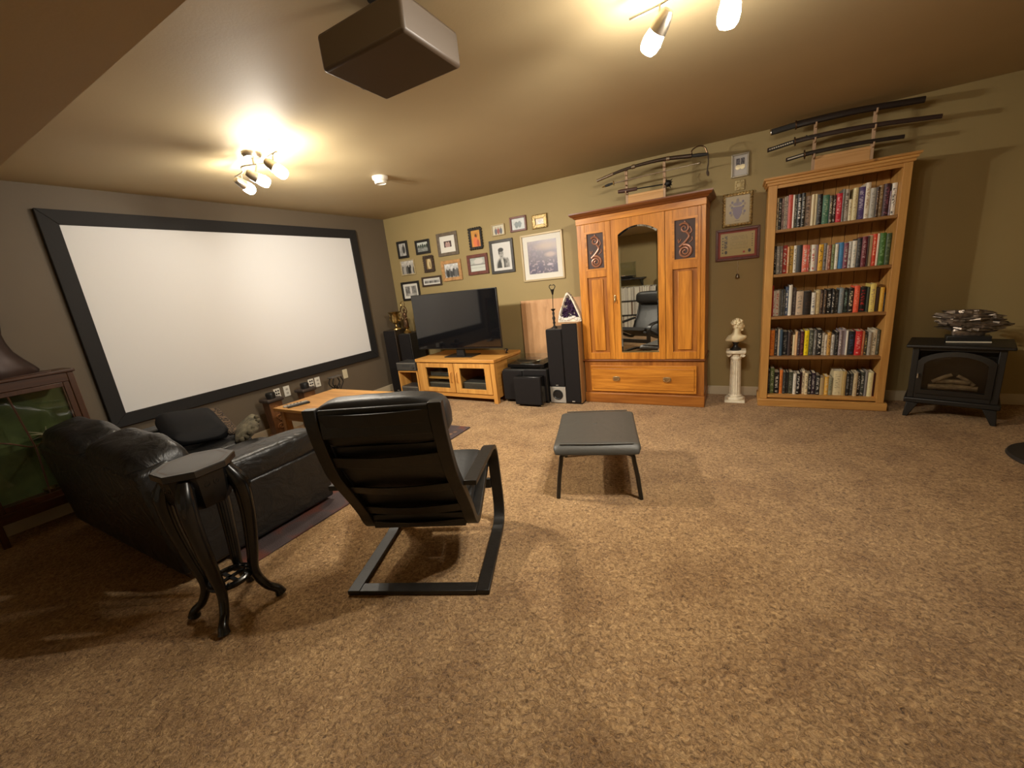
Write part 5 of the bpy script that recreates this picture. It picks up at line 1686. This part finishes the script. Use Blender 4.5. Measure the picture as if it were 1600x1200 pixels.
def pad(i0, i1, w, th, name, off, puffy=.0):
    rs = []
    for i in range(i0, i1 + 1):
        p = bkp[i]
        tg = (bkp[min(i + 1, len(bkp) - 1)] - bkp[max(i - 1, 0)]).normalized()
        nr = Vector((0, -tg.z, tg.y))
        if nr.y < 0 and i < 40:
            nr = -nr
        if nr.z < 0 and i >= 40:
            nr = -nr
        e = math.sin(math.pi * (i - i0 + .35) / (i1 - i0 + .7)) ** .25
        r = []
        for k in range(20):
            a = 2 * math.pi * k / 20
            cx, cy = math.copysign(abs(math.cos(a)) ** .3, math.cos(a)), math.copysign(abs(math.sin(a)) ** .6, math.sin(a))
            r.append(Vector((cx * w / 2 * (.985 + .015 * e), p.y, p.z)) + nr * (off + cy * th / 2 * (.5 + .5 * e)))
        rs.append(r)
    return MB().rings(rs).build(name, CHAIR_L, t, smooth=60)


pad(12, 52, .49, .06, 'back_pad', .036)
pad(53, len(bkp) - 1, .50, .07, 'seat_pad', .052)
MB().super((0, 0, 0), (.290, .062, .106), .55, .32, 36, 16, fn=puff(2, .003)).build('headrest', CHAIR_L, t, loc=(0, -.014, .888), rot=(math.radians(5), 0, 0))
MB().box(-.235, .235, -.100, -.082, .84, .965).build('headrest_panel', CHAIR_L, t, bevel=.006)
MB().box(.225, .245, -.075, .0, .79, .815).build('strap', CHAIR_L, t, bevel=.004)

# ------------------------------------------------------------------ footstool
OA = math.radians(16.7)
t = thing('footstool', 'low black tubular steel footstool with charcoal leather seat on carpet', 'footstool', (3.547, -2.494, 0), OA)
OW, OD, OZ = .505, .62, .315
for y in (0.0, OD):
    MB().tube([(-.005, y, 0), (.012, y, .15), (.03, y, OZ - .06)] + bez([(.03, y, OZ - .06), (.04, y, OZ - .018), (.09, y, OZ)], 8)[1:] + [(OW / 2, y, OZ + .004)] + bez([(OW - .09, y, OZ), (OW - .04, y, OZ - .018), (OW - .03, y, OZ - .06)], 8) + [(OW - .012, y, .15), (OW + .005, y, 0)], .0135, 10).build('leg_frame', plain('black_tube', (.012, .012, .012), .35), t)
for x in (.07, OW - .07):
    MB().cyl((x, .01, OZ), (x, OD - .01, OZ), .011, n=8).build('seat_rail', plain('black_tube', (.012, .012, .012), .35), t)
m = MB()
rs = []
for k in range(25):
    v = k / 24
    y = lerp(-.03, OD + .03, v)
    zc = OZ + .036 - .012 * math.sin(math.pi * v) - .03 * max(0, (abs(v - .5) - .42) / .08) ** 2
    thk = .026
    r = []
    for j in range(24):
        a = 2 * math.pi * j / 24
        cx, cz = math.copysign(abs(math.cos(a)) ** .28, math.cos(a)), math.copysign(abs(math.sin(a)) ** .7, math.sin(a))
        ed = min(1, min(v, 1 - v) / .06 + .35)
        r.append((OW / 2 + cx * (OW / 2 + .012) * (.93 + .07 * ed), y, zc + cz * thk * ed))
    rs.append(r)
m.rings(rs)
st = m.build('seat', OTT_L, t, smooth=60)
MB().tube(bez([(.03, .0, OZ + .058), (OW / 2, -.004, OZ + .058), (OW - .03, .0, OZ + .058)], 14), .004, 6).tube(bez([(.03, OD, OZ + .058), (OW / 2, OD + .004, OZ + .058), (OW - .03, OD, OZ + .058)], 14), .004, 6).build('seam', OTT_L, st)
MB().super((OW / 2 - .01, OD * .62, OZ + .048), (.02, .02, .006), 1, 1, 12, 6).build('tuft_button', OTT_L, st)

# ------------------------------------------------------------------ display cabinet with bust at the far left
DX, DY0, DY1, DH = .27, -4.28, -3.66, 1.11
t = thing('display_cabinet', 'old dark wood glass display cabinet with green interior at left edge', 'display cabinet', (0, 0, 0))
t.location = (DX / 2, (DY0 + DY1) / 2, 0)
hx, hy = DX / 2 - .006, (DY1 - DY0) / 2
CABW = wood('dark_mahogany', (.085, .032, .012), (.04, .014, .006), 'z', 10, .35)
CABWX = wood('dark_mahogany', (.085, .032, .012), (.04, .014, .006), 'y', 10, .35)
GREEN = plain('green_felt', (.085, .11, .035), .9, noise=.25, nscale=12)
MB().box(-hx - .0, hx + .012, -hy - .012, hy + .012, DH - .022, DH).build('top_board', CABWX, t, bevel=.005)
MB().box(-hx, hx + .004, -hy, hy, .16, .23).build('bottom_rail', CABWX, t, bevel=.004)
MB().box(-hx, -hx + .012, -hy + .02, hy - .02, .23, DH - .022).build('back_panel', GREEN, t)
for y in (-hy, hy - .035):
    for x in (-hx, hx - .035):
        MB().box(x, x + .035, y, y + .035, .0, DH - .022).build('post', CABW, t, bevel=.004)
MB().box(hx - .03, hx, -hy + .035, hy - .035, DH - .085, DH - .022).build('top_rail', CABWX, t, bevel=.003)
MB().box(-hx + .012, hx - .01, -hy + .02, hy - .02, .62, .628).build('glass_shelf', PANE, t, smooth=0)
dr = MB().box(hx - .022, hx - .004, -hy + .037, -hy + .07, .23, DH - .087).box(hx - .022, hx - .004, hy - .07, hy - .037, .23, DH - .087).box(hx - .022, hx - .004, -hy + .07, hy - .07, .23, .27).box(hx - .022, hx - .004, -hy + .07, hy - .07, DH - .12, DH - .087).build('door', CABW, t, bevel=.003)
MB().box(hx - .016, hx - .012, -hy + .068, hy - .068, .268, DH - .118).build('glass_pane', PANE, dr, smooth=0)
MB().tube([(hx - .01, -.02, .268), (hx - .01, .0, .6), (hx - .01, -.03, DH - .118)], .006, 6).tube(bez([(hx - .01, -hy + .07, .75), (hx - .01, -.1, .68), (hx - .01, 0, .62), (hx - .01, .1, .68), (hx - .01, hy - .07, .75)], 18), .005, 6).build('tracery', CABW, dr)
MB().box(hx - .004, hx + .006, -hy + .045, -hy + .055, .58, .64).build('lock', BRASS_DK, dr)
tw = thing('star_ornament', 'spiky starfish-like ornament on the cabinet glass shelf', 'ornament', (.14, -3.88, .628))
m = MB()
for k in range(11):
    a = k * 2 * math.pi / 11
    m.cyl((0, 0, .04), (.075 * math.cos(a), .085 * math.sin(a), .045 + .05 * math.sin(k * 1.7)), .008, .0015, 6)
m.super((0, 0, .03), (.028, .028, .03), 1, 1, 12, 8)
m.build('spines', plain('pale_shell', (.34, .29, .18), .5), tw)
tw = thing('glass_bowl', 'small shining metal bowl on floor of the display cabinet', 'bowl', (.15, -3.95, .23))
MB().lathe([(.003, 0), (.025, 0), (.028, .008), (.05, .04), (.055, .05), (.048, .048), (.02, .012), (.003, .01)], 20).build('cup', BRASS, tw)
tw = thing('wooden_figure', 'small brown carved figure beside the bowl in display cabinet', 'figurine', (.15, -3.80, .23))
MB().lathe([(.003, 0), (.03, 0), (.028, .02), (.022, .05), (.028, .08), (.02, .1), (.012, .11), (.018, .125), (.014, .145), (.003, .15)], 14).build('body', CABW, tw)

t = thing('dark_bust', 'dark bronze bust standing on top of the display cabinet', 'bust', (.150, -4.0, DH))
m = MB()
rs = []
for z, rx, ry in ((.0, .105, .20), (.025, .11, .21), (.06, .11, .19), (.11, .10, .155), (.17, .09, .12), (.23, .085, .105), (.29, .085, .10), (.34, .095, .11), (.40, .105, .12), (.46, .108, .125), (.51, .095, .11), (.55, .065, .075), (.565, .02, .025)):
    rs.append([(rx * math.cos(2 * math.pi * k / 28), ry * math.sin(2 * math.pi * k / 28), z) for k in range(28)])
m.rings(rs)
m.super((.108, 0, .43), (.022, .02, .035), 1, 1, 10, 8)
m.build('head_and_shoulders', BRONZE_BLK, t, smooth=60)
MB().box(-.10, .105, -.20, .24, 0, .006).build('base_slab', CABWX, t, bevel=.002)

# ------------------------------------------------------------------ the rear of the room, seen in the armoire mirror
t = thing('record_shelf', 'long low black shelf of records reflected in the armoire mirror', 'shelf', (1.9, ROOM_Y, 0))
RB = plain('black_melamine', (.02, .018, .016), .5)
for z in (.05, .37, .69):
    MB().box(-1.05, 1.05, .01, .36, z - .03, z).build('shelf_board', RB, t, bevel=.002)
for x in (-1.05, -.35, 1.03):
    MB().box(x, x + .02, .01, .36, 0, .98 if abs(x) > 1 else .70).build('upright', RB, t, bevel=.002)
rq = random.Random(21)
for z, nm in ((.05, 'bottom'), (.37, 'middle'), (.69, 'upper')):
    m = MB()
    x = -1.02
    while x < 1.0:
        w_ = rq.uniform(.004, .014)
        if abs(x + .35) > .03:
            m.box(x, x + w_ * .9, .06 + rq.uniform(-.01, .01), .34, 0, .29 + rq.uniform(-.02, .012), rq.choice([0, 0, 0, 0, 1, 2]))
        x += w_
    o = m.build('record_sleeves', [plain('white_sleeves', (.86, .83, .72), .6), plain('grey_sleeves', (.3, .28, .24), .6), plain('brown_sleeves', (.2, .12, .07), .6)], smooth=0, loc=(1.9, ROOM_Y, z))
    tag(o, f'pale record sleeves filling the {nm} row seen in mirror', 'records', None, 'stuff')
t = thing('wall_shelf', 'black wall shelf above the records seen in armoire mirror', 'shelf', (2.15, ROOM_Y, 1.15))
MB().box(-.5, .5, .005, .40, 0, .03).build('board', RB, t, bevel=.002)
for x in (-.42, .42):
    MB().hexa([(x - .012, .005, -.18), (x + .012, .005, -.18), (x + .012, .02, -.18), (x - .012, .02, -.18), (x - .012, .005, 0), (x + .012, .005, 0), (x + .012, .34, 0), (x - .012, .34, 0)]).build('bracket', RB, t)
t = thing('turntable', 'turntable with raised clear lid on wall shelf reflected in mirror', 'turntable', (2.2, ROOM_Y + .22, 1.18))
MB().box(-.23, .23, -.17, .17, .012, .06).build('plinth', LACQUER, t, bevel=.004)
MB().lathe([(.003, .06), (.148, .06), (.148, .075), (.003, .075)], 36, (-.03, 0, 0)).build('platter', STEEL, t)
MB().box(-.23, .23, -.172, -.168, .06, .36).box(-.23, -.226, -.168, -.12, .06, .36).box(.226, .23, -.168, -.12, .06, .36).build('lid', PANE, t, smooth=0)
for x in (-.19, .19):
    MB().cyl((x, -.13, 0), (x, -.13, .014), .022, n=10).cyl((x, .13, 0), (x, .13, .014), .022, n=10).build('foot', BLACK, t)
t = thing('tall_speaker', 'tall narrow black loudspeaker by rear wall seen in mirror', 'speaker', (3.14, ROOM_Y + .03, 0))
MB().box(-.13, .13, 0, .34, .02, 1.2).build('cabinet', BLACK_SATIN, t, bevel=.006)
MB().box(-.125, .125, .34, .36, .04, 1.19).build('grille', GRILLE, t, bevel=.006)
MB().box(-.15, .15, -.01, .36, 0, .02).build('foot_plate', BLACK, t)
